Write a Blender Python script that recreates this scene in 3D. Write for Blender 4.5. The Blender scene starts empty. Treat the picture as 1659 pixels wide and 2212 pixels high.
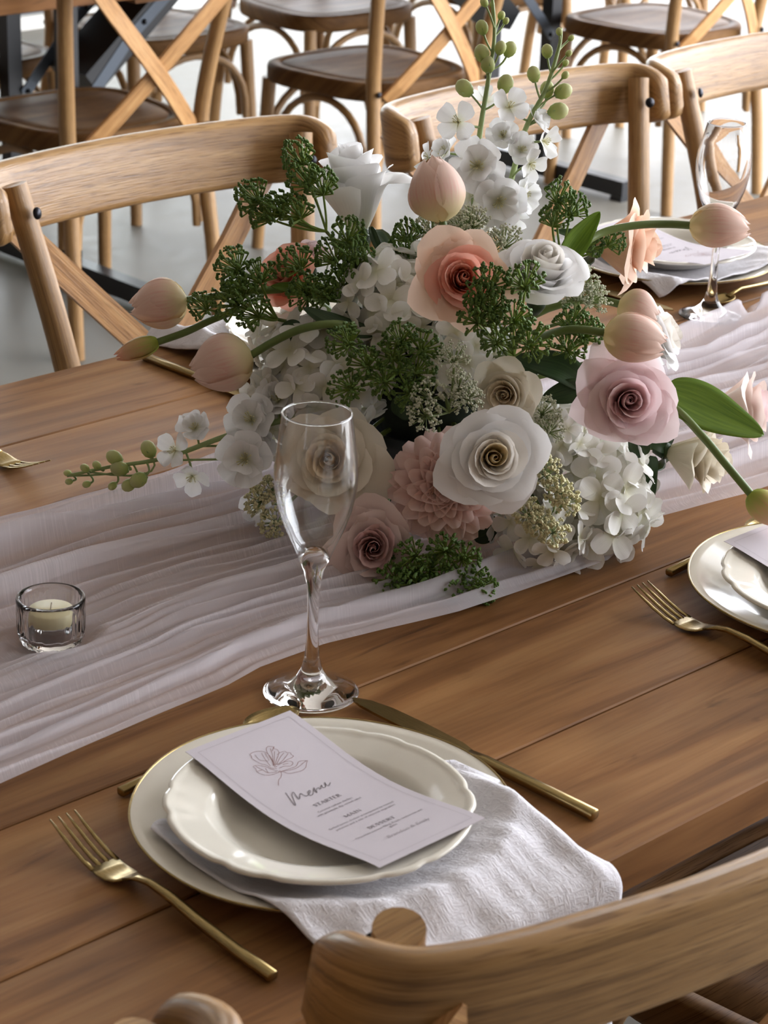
import bpy, math, random
from mathutils import Vector, Matrix, Quaternion, noise
import numpy as np

scene = bpy.context.scene
COL = scene.collection
T = 0.75                      # height of the table top above the floor
W_PX, H_PX = 1659, 2212

# ------------------------------------------------------------------ camera
F_PX = 4951.94
PITCH, ROLL, YAW = 0.3937, 0.0347, math.radians(44.1063)
CAM = Vector((-0.9485, -1.03, 0.8266 + T))
FW = Vector((math.sin(YAW)*math.cos(PITCH), math.cos(YAW)*math.cos(PITCH), -math.sin(PITCH)))
_r = Vector((math.cos(YAW), -math.sin(YAW), 0.0)); _u = _r.cross(FW)
CR = math.cos(ROLL)*_r + math.sin(ROLL)*_u
CU = -math.sin(ROLL)*_r + math.cos(ROLL)*_u
cam_data = bpy.data.cameras.new('camera')
cam_data.sensor_fit = 'VERTICAL'; cam_data.sensor_height = 24.0
cam_data.lens = F_PX/H_PX*24.0
cam_data.clip_start = 0.05; cam_data.clip_end = 200
cam_data.dof.use_dof = True; cam_data.dof.focus_distance = 2.02; cam_data.dof.aperture_fstop = 11.0
cam = bpy.data.objects.new('camera', cam_data); COL.objects.link(cam)
M = Matrix.Identity(4)
for i in range(3):
    M[i][0], M[i][1], M[i][2], M[i][3] = CR[i], CU[i], -FW[i], CAM[i]
cam.matrix_world = M
scene.camera = cam

# ------------------------------------------------------------------ world, daylight, exposure
world = bpy.data.worlds.new('world'); scene.world = world
world.use_nodes = True
wn = world.node_tree.nodes; wl = world.node_tree.links
bg = wn['Background']
bg.inputs['Color'].default_value = (0.90, 0.93, 1.0, 1); bg.inputs['Strength'].default_value = 5.0
scene.view_settings.view_transform = 'Standard'; scene.view_settings.look = 'None'
scene.view_settings.gamma = 1.0; scene.view_settings.use_curve_mapping = False
scene.view_settings.exposure = 1.22

ROOM = dict(x0=-3.6, x1=8.2, y0=-4.2, y1=5.75, h=3.3, xn=3.7, yn=1.7)
def portal(name, loc, rot, sx, sy):
    L = bpy.data.lights.new(name, 'AREA'); L.shape = 'RECTANGLE'; L.size = sx; L.size_y = sy
    L.cycles.is_portal = True
    o = bpy.data.objects.new(name, L); COL.objects.link(o); o.location = loc; o.rotation_euler = rot
    return o
portal('window_portal_far', (5.2, ROOM['y1']+0.12, 1.21), (math.radians(-90), 0, 0), 6.0, 2.4)
portal('window_portal_right', (ROOM['x1']+0.12, 3.7, 1.21), (0, math.radians(90), 0), 2.4, 4.0)
portal('window_portal_near', (ROOM['xn']+0.12, -1.25, 1.5), (0, math.radians(90), 0), 2.9, 5.7)
portal('window_portal_step', (6.0, ROOM['yn']-0.12, 1.21), (math.radians(90), 0, 0), 4.4, 2.4)

# ------------------------------------------------------------------ helpers
def put(o, parent=None):
    COL.objects.link(o)
    if parent is not None: o.parent = parent
    return o
def tag(o, label, cat, group=None, kind=None):
    o['label'] = label
    if cat: o['category'] = cat
    if group: o['group'] = group
    if kind: o['kind'] = kind
    return o
def thing(name, label, cat, mat=None, loc=(0, 0, 0), rz=0.0, group=None):
    o = bpy.data.objects.new(name, None); o.empty_display_size = 0.05
    put(o)
    if mat is not None: o.matrix_world = mat
    else:
        o.location = loc; o.rotation_euler = (0, 0, rz)
    return tag(o, label, cat, group)
def make_mesh(name, verts, faces, mats, uvs=None, smooth=True, fmat=None):
    me = bpy.data.meshes.new(name)
    me.from_pydata([tuple(v) for v in verts], [], faces)
    if not isinstance(mats, (list, tuple)): mats = [mats]
    for m in mats: me.materials.append(m)
    if fmat is not None: me.polygons.foreach_set('material_index', fmat)
    if smooth: me.polygons.foreach_set('use_smooth', [True]*len(me.polygons))
    if uvs is not None:
        lay = me.uv_layers.new(name='UVMap')
        li = np.zeros(len(me.loops), dtype=np.int32); me.loops.foreach_get('vertex_index', li)
        lay.data.foreach_set('uv', np.asarray(uvs, dtype=np.float32)[li].ravel())
    me.update()
    return me
def obj(name, me, parent=None, mat=None):
    o = bpy.data.objects.new(name, me); put(o, parent)
    if mat is not None: o.matrix_local = mat
    return o
class MB:
    """collects primitive shapes into one mesh"""
    def __init__(s): s.v = []; s.f = []; s.uv = []; s.m = []
    def add(s, v, f, uv=None, m=0):
        k = len(s.v); s.v += [Vector(p) for p in v]
        s.uv += list(uv) if uv is not None else [(p[0], p[1]) for p in v]
        s.f += [tuple(i+k for i in q) for q in f]; s.m += [m]*len(f)
    def mesh(s, name, mats, smooth=True):
        return make_mesh(name, s.v, s.f, mats, s.uv, smooth, s.m)
def frames(pts):
    pts = [Vector(p) for p in pts]; n = len(pts); out = []
    t0 = (pts[1]-pts[0]).normalized()
    a = Vector((0, 0, 1)) if abs(t0.z) < 0.9 else Vector((1, 0, 0))
    x = (a - t0*a.dot(t0)).normalized()
    for i in range(n):
        t = (pts[min(i+1, n-1)] - pts[max(i-1, 0)]).normalized()
        x = (x - t*x.dot(t)).normalized(); out.append((x, t.cross(x), t))
    return pts, out
def tube(pts, r, n=8, cap=True, flat=1.0):
    pts, fr = frames(pts); m = len(pts)
    rr = r if isinstance(r, (list, tuple)) else [r]*m
    v, uv, f = [], [], []; L = 0
    for i in range(m):
        if i: L += (pts[i]-pts[i-1]).length
        for k in range(n):
            a = 2*math.pi*k/n
            v.append(pts[i] + fr[i][0]*math.cos(a)*rr[i] + fr[i][1]*math.sin(a)*rr[i]*flat)
            uv.append((L, 0.16*abs(1-2*k/n)))
    for i in range(m-1):
        for k in range(n):
            f.append((i*n+k, i*n+(k+1) % n, (i+1)*n+(k+1) % n, (i+1)*n+k))
    if cap:
        for i, rev in ((0, True), (m-1, False)):
            base = len(v)
            for k in range(n): v.append(v[i*n+k].copy()); uv.append((v[-1].x, v[-1].y))
            q = list(range(base, base+n)); f.append(tuple(reversed(q)) if rev else tuple(q))
    return v, f, uv
def bez(p0, p1, p2, n=10, p3=None):
    p0, p1, p2 = Vector(p0), Vector(p1), Vector(p2); out = []
    for i in range(n+1):
        t = i/n
        if p3 is None: out.append(p0*(1-t)**2 + p1*2*t*(1-t) + p2*t*t)
        else: out.append(p0*(1-t)**3 + p1*3*t*(1-t)**2 + p2*3*t*t*(1-t) + Vector(p3)*t**3)
    return out
def smooth_path(P, n=6):
    P = [Vector(p) for p in P]; out = []
    for i in range(len(P)-1):
        a, b, c, d = P[max(i-1, 0)], P[i], P[i+1], P[min(i+2, len(P)-1)]
        for k in range(n):
            t = k/n
            out.append(0.5*((2*b) + (c-a)*t + (2*a-5*b+4*c-d)*t*t + (-a+3*b-3*c+d)*t**3))
    out.append(P[-1]); return out
def lathe(prof, n=48, rfun=None):
    v, f, uv = [], [], []; m = len(prof)
    for i, (r, z) in enumerate(prof):
        for k in range(n):
            a = 2*math.pi*k/n; q = r if rfun is None else rfun(r, z, a, i)
            v.append(Vector((q*math.cos(a), q*math.sin(a), z))); uv.append((k/n, i/m))
    for i in range(m-1):
        for k in range(n):
            f.append((i*n+k, i*n+(k+1) % n, (i+1)*n+(k+1) % n, (i+1)*n+k))
    return v, f, uv
def box(x0, x1, y0, y1, z0, z1, b=0.0):
    if b <= 0:
        v = [(x, y, z) for z in (z0, z1) for y in (y0, y1) for x in (x0, x1)]
        f = [(0, 2, 3, 1), (4, 5, 7, 6), (0, 1, 5, 4), (2, 6, 7, 3), (0, 4, 6, 2), (1, 3, 7, 5)]
        return v, f, [(p[0], p[1]+p[2]) for p in v]
    v = []
    for z, i in ((z0, b), (z0+b, 0), (z1-b, 0), (z1, b)):
        for (x, y, sx, sy) in ((x0, y0, 1, 1), (x1, y0, -1, 1), (x1, y1, -1, -1), (x0, y1, 1, -1)):
            v.append((x+sx*(i+b), y+sy*i, z)); v.append((x+sx*i, y+sy*(i+b), z))
    # order corner points so each ring runs around
    ring = []
    for k in range(4):
        o = k*8
        ring.append([o+1, o+0, o+2, o+3, o+5, o+4, o+6, o+7])
    f = [tuple(reversed(ring[0])), tuple(ring[3])]
    for k in range(3):
        for j in range(8):
            f.append((ring[k][j], ring[k][(j+1) % 8], ring[k+1][(j+1) % 8], ring[k+1][j]))
    return v, f, [(p[0], p[1]+p[2]) for p in v]
def grid_faces(nu, nv):
    return [(i*nv+j, (i+1)*nv+j, (i+1)*nv+j+1, i*nv+j+1) for i in range(nu-1) for j in range(nv-1)]
def axis_matrix(loc, axis, roll=0.0):
    z = Vector(axis).normalized()
    q = z.to_track_quat('Z', 'Y'); m = q.to_matrix().to_4x4() @ Matrix.Rotation(roll, 4, 'Z')
    m.translation = Vector(loc); return m

# ------------------------------------------------------------------ materials
def new_mat(name):
    m = bpy.data.materials.new(name); m.use_nodes = True
    nt = m.node_tree; return m, nt, nt.nodes, nt.links, nt.nodes['Principled BSDF']
def N(nodes, kind, **kw):
    n = nodes.new(kind)
    for k, v in kw.items():
        if k in n.inputs.keys(): n.inputs[k].default_value = v
        else: setattr(n, k, v)
    return n
def ramp(nodes, stops):
    r = nodes.new('ShaderNodeValToRGB'); e = r.color_ramp.elements
    while len(e) < len(stops): e.new(0.5)
    for i, (p, c) in enumerate(stops):
        e[i].position = p; e[i].color = (c[0], c[1], c[2], 1) if len(c) == 3 else c
    return r
def srgb(r, g, b):
    f = lambda c: ((c/255+0.055)/1.055)**2.4 if c > 10 else c/255/12.92
    return (f(r), f(g), f(b))
def plain(name, col, rough=0.5, metal=0.0, spec=0.5, noise_amt=0.0, nscale=30.0):
    m, nt, nd, lk, p = new_mat(name)
    p.inputs['Roughness'].default_value = rough; p.inputs['Metallic'].default_value = metal
    p.inputs['Specular IOR Level'].default_value = spec
    tc = N(nd, 'ShaderNodeTexCoord'); nz = N(nd, 'ShaderNodeTexNoise', Scale=nscale, Detail=3.0)
    lk.new(tc.outputs['Object'], nz.inputs['Vector'])
    a = noise_amt
    r = ramp(nd, [(0.3, [c*(1-a) for c in col]), (0.7, [min(1, c*(1+a)) for c in col])])
    lk.new(nz.outputs['Fac'], r.inputs['Fac']); lk.new(r.outputs['Color'], p.inputs['Base Color'])
    return m
def wood_uv(name, c_dark, c_mid, c_light, rough=0.38, scale=(5, 120), bump=0.15, spec=0.5):
    """wood grain running along the u direction of each piece"""
    m, nt, nd, lk, p = new_mat(name)
    tc = N(nd, 'ShaderNodeTexCoord'); mp = N(nd, 'ShaderNodeMapping')
    oi = N(nd, 'ShaderNodeObjectInfo')
    add = N(nd, 'ShaderNodeVectorMath', operation='ADD')
    mul = N(nd, 'ShaderNodeMath', operation='MULTIPLY'); mul.inputs[1].default_value = 37.0
    lk.new(oi.outputs['Random'], mul.inputs[0])
    mp.inputs['Scale'].default_value = (scale[0], scale[1], 1)
    lk.new(tc.outputs['UV'], mp.inputs['Vector']); lk.new(mp.outputs['Vector'], add.inputs[0]); lk.new(mul.outputs[0], add.inputs[1])
    n1 = N(nd, 'ShaderNodeTexNoise', Scale=1.0, Detail=4.0, Roughness=0.65); n1.inputs['Distortion'].default_value = 0.6
    lk.new(add.outputs[0], n1.inputs['Vector'])
    mp2 = N(nd, 'ShaderNodeMapping'); mp2.inputs['Scale'].default_value = (26, 620, 1)
    lk.new(tc.outputs['UV'], mp2.inputs['Vector'])
    n2 = N(nd, 'ShaderNodeTexNoise', Scale=1.0, Detail=2.0); lk.new(mp2.outputs['Vector'], n2.inputs['Vector'])
    r1 = ramp(nd, [(0.30, c_dark), (0.5, c_mid), (0.72, c_light)]); lk.new(n1.outputs['Fac'], r1.inputs['Fac'])
    r2 = ramp(nd, [(0.36, (0.50, 0.44, 0.38)), (0.46, (1, 1, 1))]); lk.new(n2.outputs['Fac'], r2.inputs['Fac'])
    mx = N(nd, 'ShaderNodeMix', data_type='RGBA', blend_type='MULTIPLY'); mx.inputs['Factor'].default_value = 0.75
    lk.new(r1.outputs['Color'], mx.inputs['A']); lk.new(r2.outputs['Color'], mx.inputs['B'])
    lk.new(mx.outputs['Result'], p.inputs['Base Color'])
    bp = N(nd, 'ShaderNodeBump', Strength=bump, Distance=0.002); lk.new(n2.outputs['Fac'], bp.inputs['Height'])
    lk.new(bp.outputs['Normal'], p.inputs['Normal'])
    p.inputs['Roughness'].default_value = rough; p.inputs['Specular IOR Level'].default_value = spec
    return m
OAK = wood_uv('oak_frame', srgb(120, 88, 52), srgb(160, 122, 76), srgb(180, 144, 96), 0.36, (4, 90), 0.35)
OAK_STRIP = wood_uv('oak_strip', srgb(140, 98, 56), srgb(190, 142, 90), srgb(208, 165, 112), 0.36, (4, 60), 0.25)
OAK_SEAT = wood_uv('oak_seat', srgb(80, 56, 34), srgb(106, 76, 46), srgb(126, 94, 58), 0.52, (4, 26), 0.05, 0.08)
DARK_STEEL = plain('dark_steel', srgb(38, 38, 42), 0.3, 0.9)
BLACK_METAL = plain('black_powder_coat', srgb(24, 25, 28), 0.42)
GREY_METAL = plain('grey_strap_steel', srgb(78, 84, 92), 0.4, 0.6)
GOLD = None
def make_gold():
    m, nt, nd, lk, p = new_mat('brushed_gold')
    tc = N(nd, 'ShaderNodeTexCoord'); mp = N(nd, 'ShaderNodeMapping'); mp.inputs['Scale'].default_value = (900, 60, 900)
    nz = N(nd, 'ShaderNodeTexNoise', Scale=1.0, Detail=2.0)
    lk.new(tc.outputs['Object'], mp.inputs['Vector']); lk.new(mp.outputs['Vector'], nz.inputs['Vector'])
    r = ramp(nd, [(0.3, (0.30, 0.215, 0.085)), (0.7, (0.40, 0.295, 0.13))]); lk.new(nz.outputs['Fac'], r.inputs['Fac'])
    lk.new(r.outputs['Color'], p.inputs['Base Color'])
    p.inputs['Metallic'].default_value = 1.0; p.inputs['Roughness'].default_value = 0.27
    return m
GOLD = make_gold()
def make_table_wood():
    m, nt, nd, lk, p = new_mat('stained_pine')
    tc = N(nd, 'ShaderNodeTexCoord'); oi = N(nd, 'ShaderNodeObjectInfo')
    mul = N(nd, 'ShaderNodeMath', operation='MULTIPLY'); mul.inputs[1].default_value = 23.0
    lk.new(oi.outputs['Random'], mul.inputs[0])
    add = N(nd, 'ShaderNodeVectorMath', operation='ADD'); lk.new(tc.outputs['Object'], add.inputs[0]); lk.new(mul.outputs[0], add.inputs[1])
    def nz(sc, det, dist=0.0):
        mp = N(nd, 'ShaderNodeMapping'); mp.inputs['Scale'].default_value = sc
        n = N(nd, 'ShaderNodeTexNoise', Scale=1.0, Detail=det); n.inputs['Distortion'].default_value = dist
        lk.new(add.outputs[0], mp.inputs['Vector']); lk.new(mp.outputs['Vector'], n.inputs['Vector']); return n
    grain = nz((3.0, 34, 34), 4.0, 0.9); fine = nz((14, 320, 320), 2.0); patch = nz((3.2, 6.5, 5), 3.0, 0.5); wear = nz((7, 38, 30), 4.0, 1.2)
    r1 = ramp(nd, [(0.28, srgb(110, 74, 42)), (0.5, srgb(144, 103, 63)), (0.74, srgb(164, 124, 80))]); lk.new(grain.outputs['Fac'], r1.inputs['Fac'])
    r2 = ramp(nd, [(0.38, (0.74, 0.70, 0.68)), (0.60, (1.06, 1.02, 0.98))]); lk.new(patch.outputs['Fac'], r2.inputs['Fac'])
    m1 = N(nd, 'ShaderNodeMix', data_type='RGBA', blend_type='MULTIPLY'); m1.inputs['Factor'].default_value = 1.0
    lk.new(r1.outputs['Color'], m1.inputs['A']); lk.new(r2.outputs['Color'], m1.inputs['B'])
    r3 = ramp(nd, [(0.26, (0.42, 0.40, 0.40)), (0.36, (1, 1, 1))]); lk.new(wear.outputs['Fac'], r3.inputs['Fac'])
    m2 = N(nd, 'ShaderNodeMix', data_type='RGBA', blend_type='MULTIPLY'); m2.inputs['Factor'].default_value = 0.8
    lk.new(m1.outputs['Result'], m2.inputs['A']); lk.new(r3.outputs['Color'], m2.inputs['B'])
    r4 = ramp(nd, [(0.35, (0.82, 0.80, 0.78)), (0.55, (1, 1, 1))]); lk.new(fine.outputs['Fac'], r4.inputs['Fac'])
    m3 = N(nd, 'ShaderNodeMix', data_type='RGBA', blend_type='MULTIPLY'); m3.inputs['Factor'].default_value = 0.5
    lk.new(m2.outputs['Result'], m3.inputs['A']); lk.new(r4.outputs['Color'], m3.inputs['B'])
    # knots: small dark ringed spots
    mk = N(nd, 'ShaderNodeMapping'); mk.inputs['Scale'].default_value = (3.4, 7.5, 1)
    vo = N(nd, 'ShaderNodeTexVoronoi', Scale=1.0); vo.inputs['Randomness'].default_value = 1.0
    lk.new(add.outputs[0], mk.inputs['Vector']); lk.new(mk.outputs['Vector'], vo.inputs['Vector'])
    r5 = ramp(nd, [(0.0, (0.30, 0.26, 0.24)), (0.035, (0.62, 0.55, 0.5)), (0.06, (0.78, 0.74, 0.7)), (0.075, (1, 1, 1))]); lk.new(vo.outputs['Distance'], r5.inputs['Fac'])
    m4 = N(nd, 'ShaderNodeMix', data_type='RGBA', blend_type='MULTIPLY'); m4.inputs['Factor'].default_value = 0.6
    lk.new(m3.outputs['Result'], m4.inputs['A']); lk.new(r5.outputs['Color'], m4.inputs['B'])
    lk.new(m4.outputs['Result'], p.inputs['Base Color'])
    rr = ramp(nd, [(0.3, (0.42,)*3), (0.7, (0.58,)*3)]); lk.new(patch.outputs['Fac'], rr.inputs['Fac']); lk.new(rr.outputs['Color'], p.inputs['Roughness'])
    bp = N(nd, 'ShaderNodeBump', Strength=0.12, Distance=0.002); lk.new(wear.outputs['Fac'], bp.inputs['Height']); lk.new(bp.outputs['Normal'], p.inputs['Normal'])
    p.inputs['Specular IOR Level'].default_value = 0.15
    return m
PINE = make_table_wood()
def petal_mat(name, base, mid, tip, transl=0.32, streak=None, rough=0.55):
    """petal colour runs from its base (v=0) to its tip (v=1); thin petals let light through"""
    m, nt, nd, lk, p = new_mat(name)
    tc = N(nd, 'ShaderNodeTexCoord'); sx = N(nd, 'ShaderNodeSeparateXYZ'); lk.new(tc.outputs['UV'], sx.inputs[0])
    r = ramp(nd, [(0.0, base), (0.45, mid), (1.0, tip)]); lk.new(sx.outputs['Y'], r.inputs['Fac'])
    mp = N(nd, 'ShaderNodeMapping'); mp.inputs['Scale'].default_value = (22, 1.6, 1); lk.new(tc.outputs['UV'], mp.inputs['Vector'])
    nz = N(nd, 'ShaderNodeTexNoise', Scale=1.0, Detail=3.0); lk.new(mp.outputs['Vector'], nz.inputs['Vector'])
    mx = N(nd, 'ShaderNodeMix', data_type='RGBA', blend_type='MIX')
    if streak is None: streak = [c*0.9 for c in mid]
    rs = ramp(nd, [(0.45, (0, 0, 0)), (0.75, (1, 1, 1))]); lk.new(nz.outputs['Fac'], rs.inputs['Fac'])
    pk = ramp(nd, [(0.15, (0, 0, 0)), (0.45, (0.85,)*3), (0.8, (0, 0, 0))]); lk.new(sx.outputs['Y'], pk.inputs['Fac'])
    mu = N(nd, 'ShaderNodeMath', operation='MULTIPLY'); lk.new(rs.outputs['Color'], mu.inputs[0]); lk.new(pk.outputs['Color'], mu.inputs[1])
    lk.new(mu.outputs[0], mx.inputs['Factor']); lk.new(r.outputs['Color'], mx.inputs['A']); mx.inputs['B'].default_value = (*streak, 1)
    lk.new(mx.outputs['Result'], p.inputs['Base Color'])
    p.inputs['Roughness'].default_value = rough; p.inputs['Specular IOR Level'].default_value = 0.25
    bp = N(nd, 'ShaderNodeBump', Strength=0.12, Distance=0.0008); lk.new(nz.outputs['Fac'], bp.inputs['Height']); lk.new(bp.outputs['Normal'], p.inputs['Normal'])
    tr = N(nd, 'ShaderNodeBsdfTranslucent'); lk.new(mx.outputs['Result'], tr.inputs['Color'])
    ms = N(nd, 'ShaderNodeMixShader'); ms.inputs[0].default_value = transl
    lk.new(p.outputs[0], ms.inputs[1]); lk.new(tr.outputs[0], ms.inputs[2]); lk.new(ms.outputs[0], nd['Material Output'].inputs['Surface'])
    return m
def glass_mat(name, col=(1, 1, 1), rough=0.0, ior=1.45):
    m, nt, nd, lk, p = new_mat(name)
    p.inputs['Base Color'].default_value = (*col, 1); p.inputs['Transmission Weight'].default_value = 1.0
    p.inputs['Roughness'].default_value = rough; p.inputs['IOR'].default_value = ior
    return m
GLASS = glass_mat('clear_glass', ior=1.42)


# ================================================================== the room
def struct(name, me, label=None):
    o = obj(name, me); o['kind'] = 'structure'
    if label: o['label'] = label
    return o
def make_floor_mat():
    m, nt, nd, lk, p = new_mat('polished_concrete')
    tc = N(nd, 'ShaderNodeTexCoord')
    n1 = N(nd, 'ShaderNodeTexNoise', Scale=1.3, Detail=5.0); n2 = N(nd, 'ShaderNodeTexNoise', Scale=26.0, Detail=4.0)
    lk.new(tc.outputs['Object'], n1.inputs['Vector']); lk.new(tc.outputs['Object'], n2.inputs['Vector'])
    r1 = ramp(nd, [(0.3, srgb(118, 114, 106)), (0.7, srgb(130, 126, 117))]); lk.new(n1.outputs['Fac'], r1.inputs['Fac'])
    r2 = ramp(nd, [(0.3, (0.93,)*3), (0.7, (1.03,)*3)]); lk.new(n2.outputs['Fac'], r2.inputs['Fac'])
    mx = N(nd, 'ShaderNodeMix', data_type='RGBA', blend_type='MULTIPLY'); mx.inputs['Factor'].default_value = 1.0
    lk.new(r1.outputs['Color'], mx.inputs['A']); lk.new(r2.outputs['Color'], mx.inputs['B']); lk.new(mx.outputs['Result'], p.inputs['Base Color'])
    rr = ramp(nd, [(0.3, (0.42,)*3), (0.7, (0.52,)*3)]); lk.new(n2.outputs['Fac'], rr.inputs['Fac']); lk.new(rr.outputs['Color'], p.inputs['Roughness'])
    p.inputs['Specular IOR Level'].default_value = 0.10
    return m
FLOOR = make_floor_mat()
WALL = plain('painted_plaster', srgb(220, 216, 210), 0.8, noise_amt=0.03)
WALL_DARK = plain('dark_unseen_wall', srgb(128, 112, 96), 0.7, noise_amt=0.08, nscale=6)  # unseen left and near walls, made dark to cut fill light
CEIL = plain('ceiling_board', srgb(214, 208, 200), 0.9, noise_amt=0.03)
FRAME_BLUE = plain('blue_grey_aluminium', srgb(112, 122, 134), 0.35, 0.3)
FRAME_DARK = plain('dark_door_seal', srgb(44, 50, 58), 0.5)
SILL = plain('white_threshold', srgb(238, 238, 232), 0.5)
x0, x1, y0, y1, hh = (ROOM[k] for k in ('x0', 'x1', 'y0', 'y1', 'h'))
XN, YN = ROOM['xn'], ROOM['yn']           # unseen step shaped to brighten the table: near part to XN, wide from YN
b = MB(); b.add(*box(x0, XN, y0, YN, -0.1, 0.0)); b.add(*box(x0, x1, YN, y1, -0.1, 0.0)); struct('floor', b.mesh('floor', FLOOR, False))
b = MB(); b.add(*box(x0, XN, y0, YN, hh, hh+0.1)); b.add(*box(x0, x1, YN, y1, hh, hh+0.1)); struct('ceiling', b.mesh('ceiling', CEIL, False))
b = MB(); b.add(*box(x0-0.1, x0, y0, y1, 0, hh)); struct('wall_left', b.mesh('wall_left', WALL_DARK, False))
b = MB(); b.add(*box(x0-0.1, XN+0.1, y0-0.1, y0, 0, hh)); struct('wall_near', b.mesh('wall_near', WALL_DARK, False))
b = MB()
b.add(*box(x0-0.1, 2.2, y1, y1+0.1, 0, hh)); b.add(*box(2.2, x1+0.1, y1, y1+0.1, 2.42, hh))
struct('wall_far', b.mesh('wall_far', WALL, False))
b = MB()                                  # headers over unseen openings on the right, lowered ones dim the far floor
b.add(*box(XN, XN+0.1, y0, YN, 2.95, hh)); b.add(*box(XN+0.1, x1+0.1, YN-0.1, YN, 2.42, hh)); b.add(*box(x1, x1+0.1, YN, y1, 2.42, hh))
b.add(*box(XN, XN+0.1, YN-0.1, YN, 0, 2.95)); b.add(*box(XN, XN+0.1, y0, y0+0.1, 0, 2.95))
struct('wall_right', b.mesh('wall_right', WALL, False))
b = MB(); b.add(*box(2.2, x1, y1-0.03, y1+0.1, 0.0, 0.045)); struct('trim_1', b.mesh('threshold', SILL, False))
PANE = None
def make_pane():
    m, nt, nd, lk, p = new_mat('window_glass')
    tr = N(nd, 'ShaderNodeBsdfTransparent'); tr.inputs[0].default_value = (0.96, 0.98, 0.97, 1)
    gl = N(nd, 'ShaderNodeBsdfGlossy'); gl.inputs['Roughness'].default_value = 0.02
    fr = N(nd, 'ShaderNodeFresnel'); fr.inputs[0].default_value = 1.45
    ms = N(nd, 'ShaderNodeMixShader'); lk.new(fr.outputs[0], ms.inputs[0]); lk.new(tr.outputs[0], ms.inputs[1]); lk.new(gl.outputs[0], ms.inputs[2])
    lk.new(ms.outputs[0], nd['Material Output'].inputs['Surface'])
    return m
PANE = make_pane()
def glazed_door(idx, a, bb, along_x, c):
    """one glazed door leaf between a and bb: seal, bottom rail, stiles, top rail, pane"""
    def bx(u0, u1, w0, w1, z0, z1):
        return box(u0, u1, c+w0, c+w1, z0, z1) if along_x else box(c+w0, c+w1, u0, u1, z0, z1)
    g = MB(); g.add(*bx(a, bb, 0.02, 0.07, 0.045, 0.065))
    root = struct('window_%d' % idx, g.mesh('door_seal', FRAME_DARK, False))
    for nm, q in (('bottom_rail', (a, bb, 0.0, 0.08, 0.065, 0.15)), ('top_rail', (a, bb, 0.0, 0.08, 2.35, 2.42)),
                  ('stile', (a, a+0.05, 0.0, 0.08, 0.15, 2.35)), ('stile', (bb-0.05, bb, 0.0, 0.08, 0.15, 2.35))):
        g = MB(); g.add(*bx(*q)); obj(nm, g.mesh(nm, FRAME_BLUE, False), root)
    g = MB(); g.add(*bx(a+0.05, bb-0.05, 0.035, 0.041, 0.15, 2.35)); obj('pane', g.mesh('pane', PANE, False), root)
for i in range(2): glazed_door(i+1, 2.2+i*1.24, 2.2+(i+1)*1.24-0.01, True, y1)
# outside, unseen: paved terrace added for neutral bounce light, hedge beyond
PAVING = plain('pale_paving', srgb(186, 184, 180), 0.9, noise_amt=0.05, nscale=2.0)
HEDGE = plain('hedge_leaves', srgb(112, 126, 84), 0.9, noise_amt=0.4, nscale=3.0)
b = MB(); b.add(*box(-22, 26.6, -24, 25.6, -0.30, -0.165))
tag(obj('terrace', b.mesh('terrace', PAVING, False)), 'unseen pale paved terrace added around the hall for neutral bounce light', 'terrace', kind='stuff')
def hedge_mesh(p0, p1, h, seed):
    p0, p1 = Vector(p0), Vector(p1); d = p1-p0; n = Vector((-d.y, d.x, 0)).normalized()
    nu, nv = 60, 9; v = []
    for i in range(nu):
        for j in range(nv):
            a = math.pi*j/(nv-1); q = p0+d*(i/(nu-1)) + n*math.cos(a)*0.6 + Vector((0, 0, -0.15+h*min(1, 1.3*math.sin(a))))
            k = noise.noise(q*1.3+Vector((seed, 0, 0)))*0.5; v.append(q + Vector((k, k, k if 0 < j < nv-1 else 0)))
    return make_mesh('hedge', v, grid_faces(nu, nv), HEDGE)
tag(obj('hedge', hedge_mesh((-12, 17, 0), (17, 17, 0), 2.4, 1)), 'clipped hedge far outside the glazed doors', 'hedge', kind='stuff')

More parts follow.
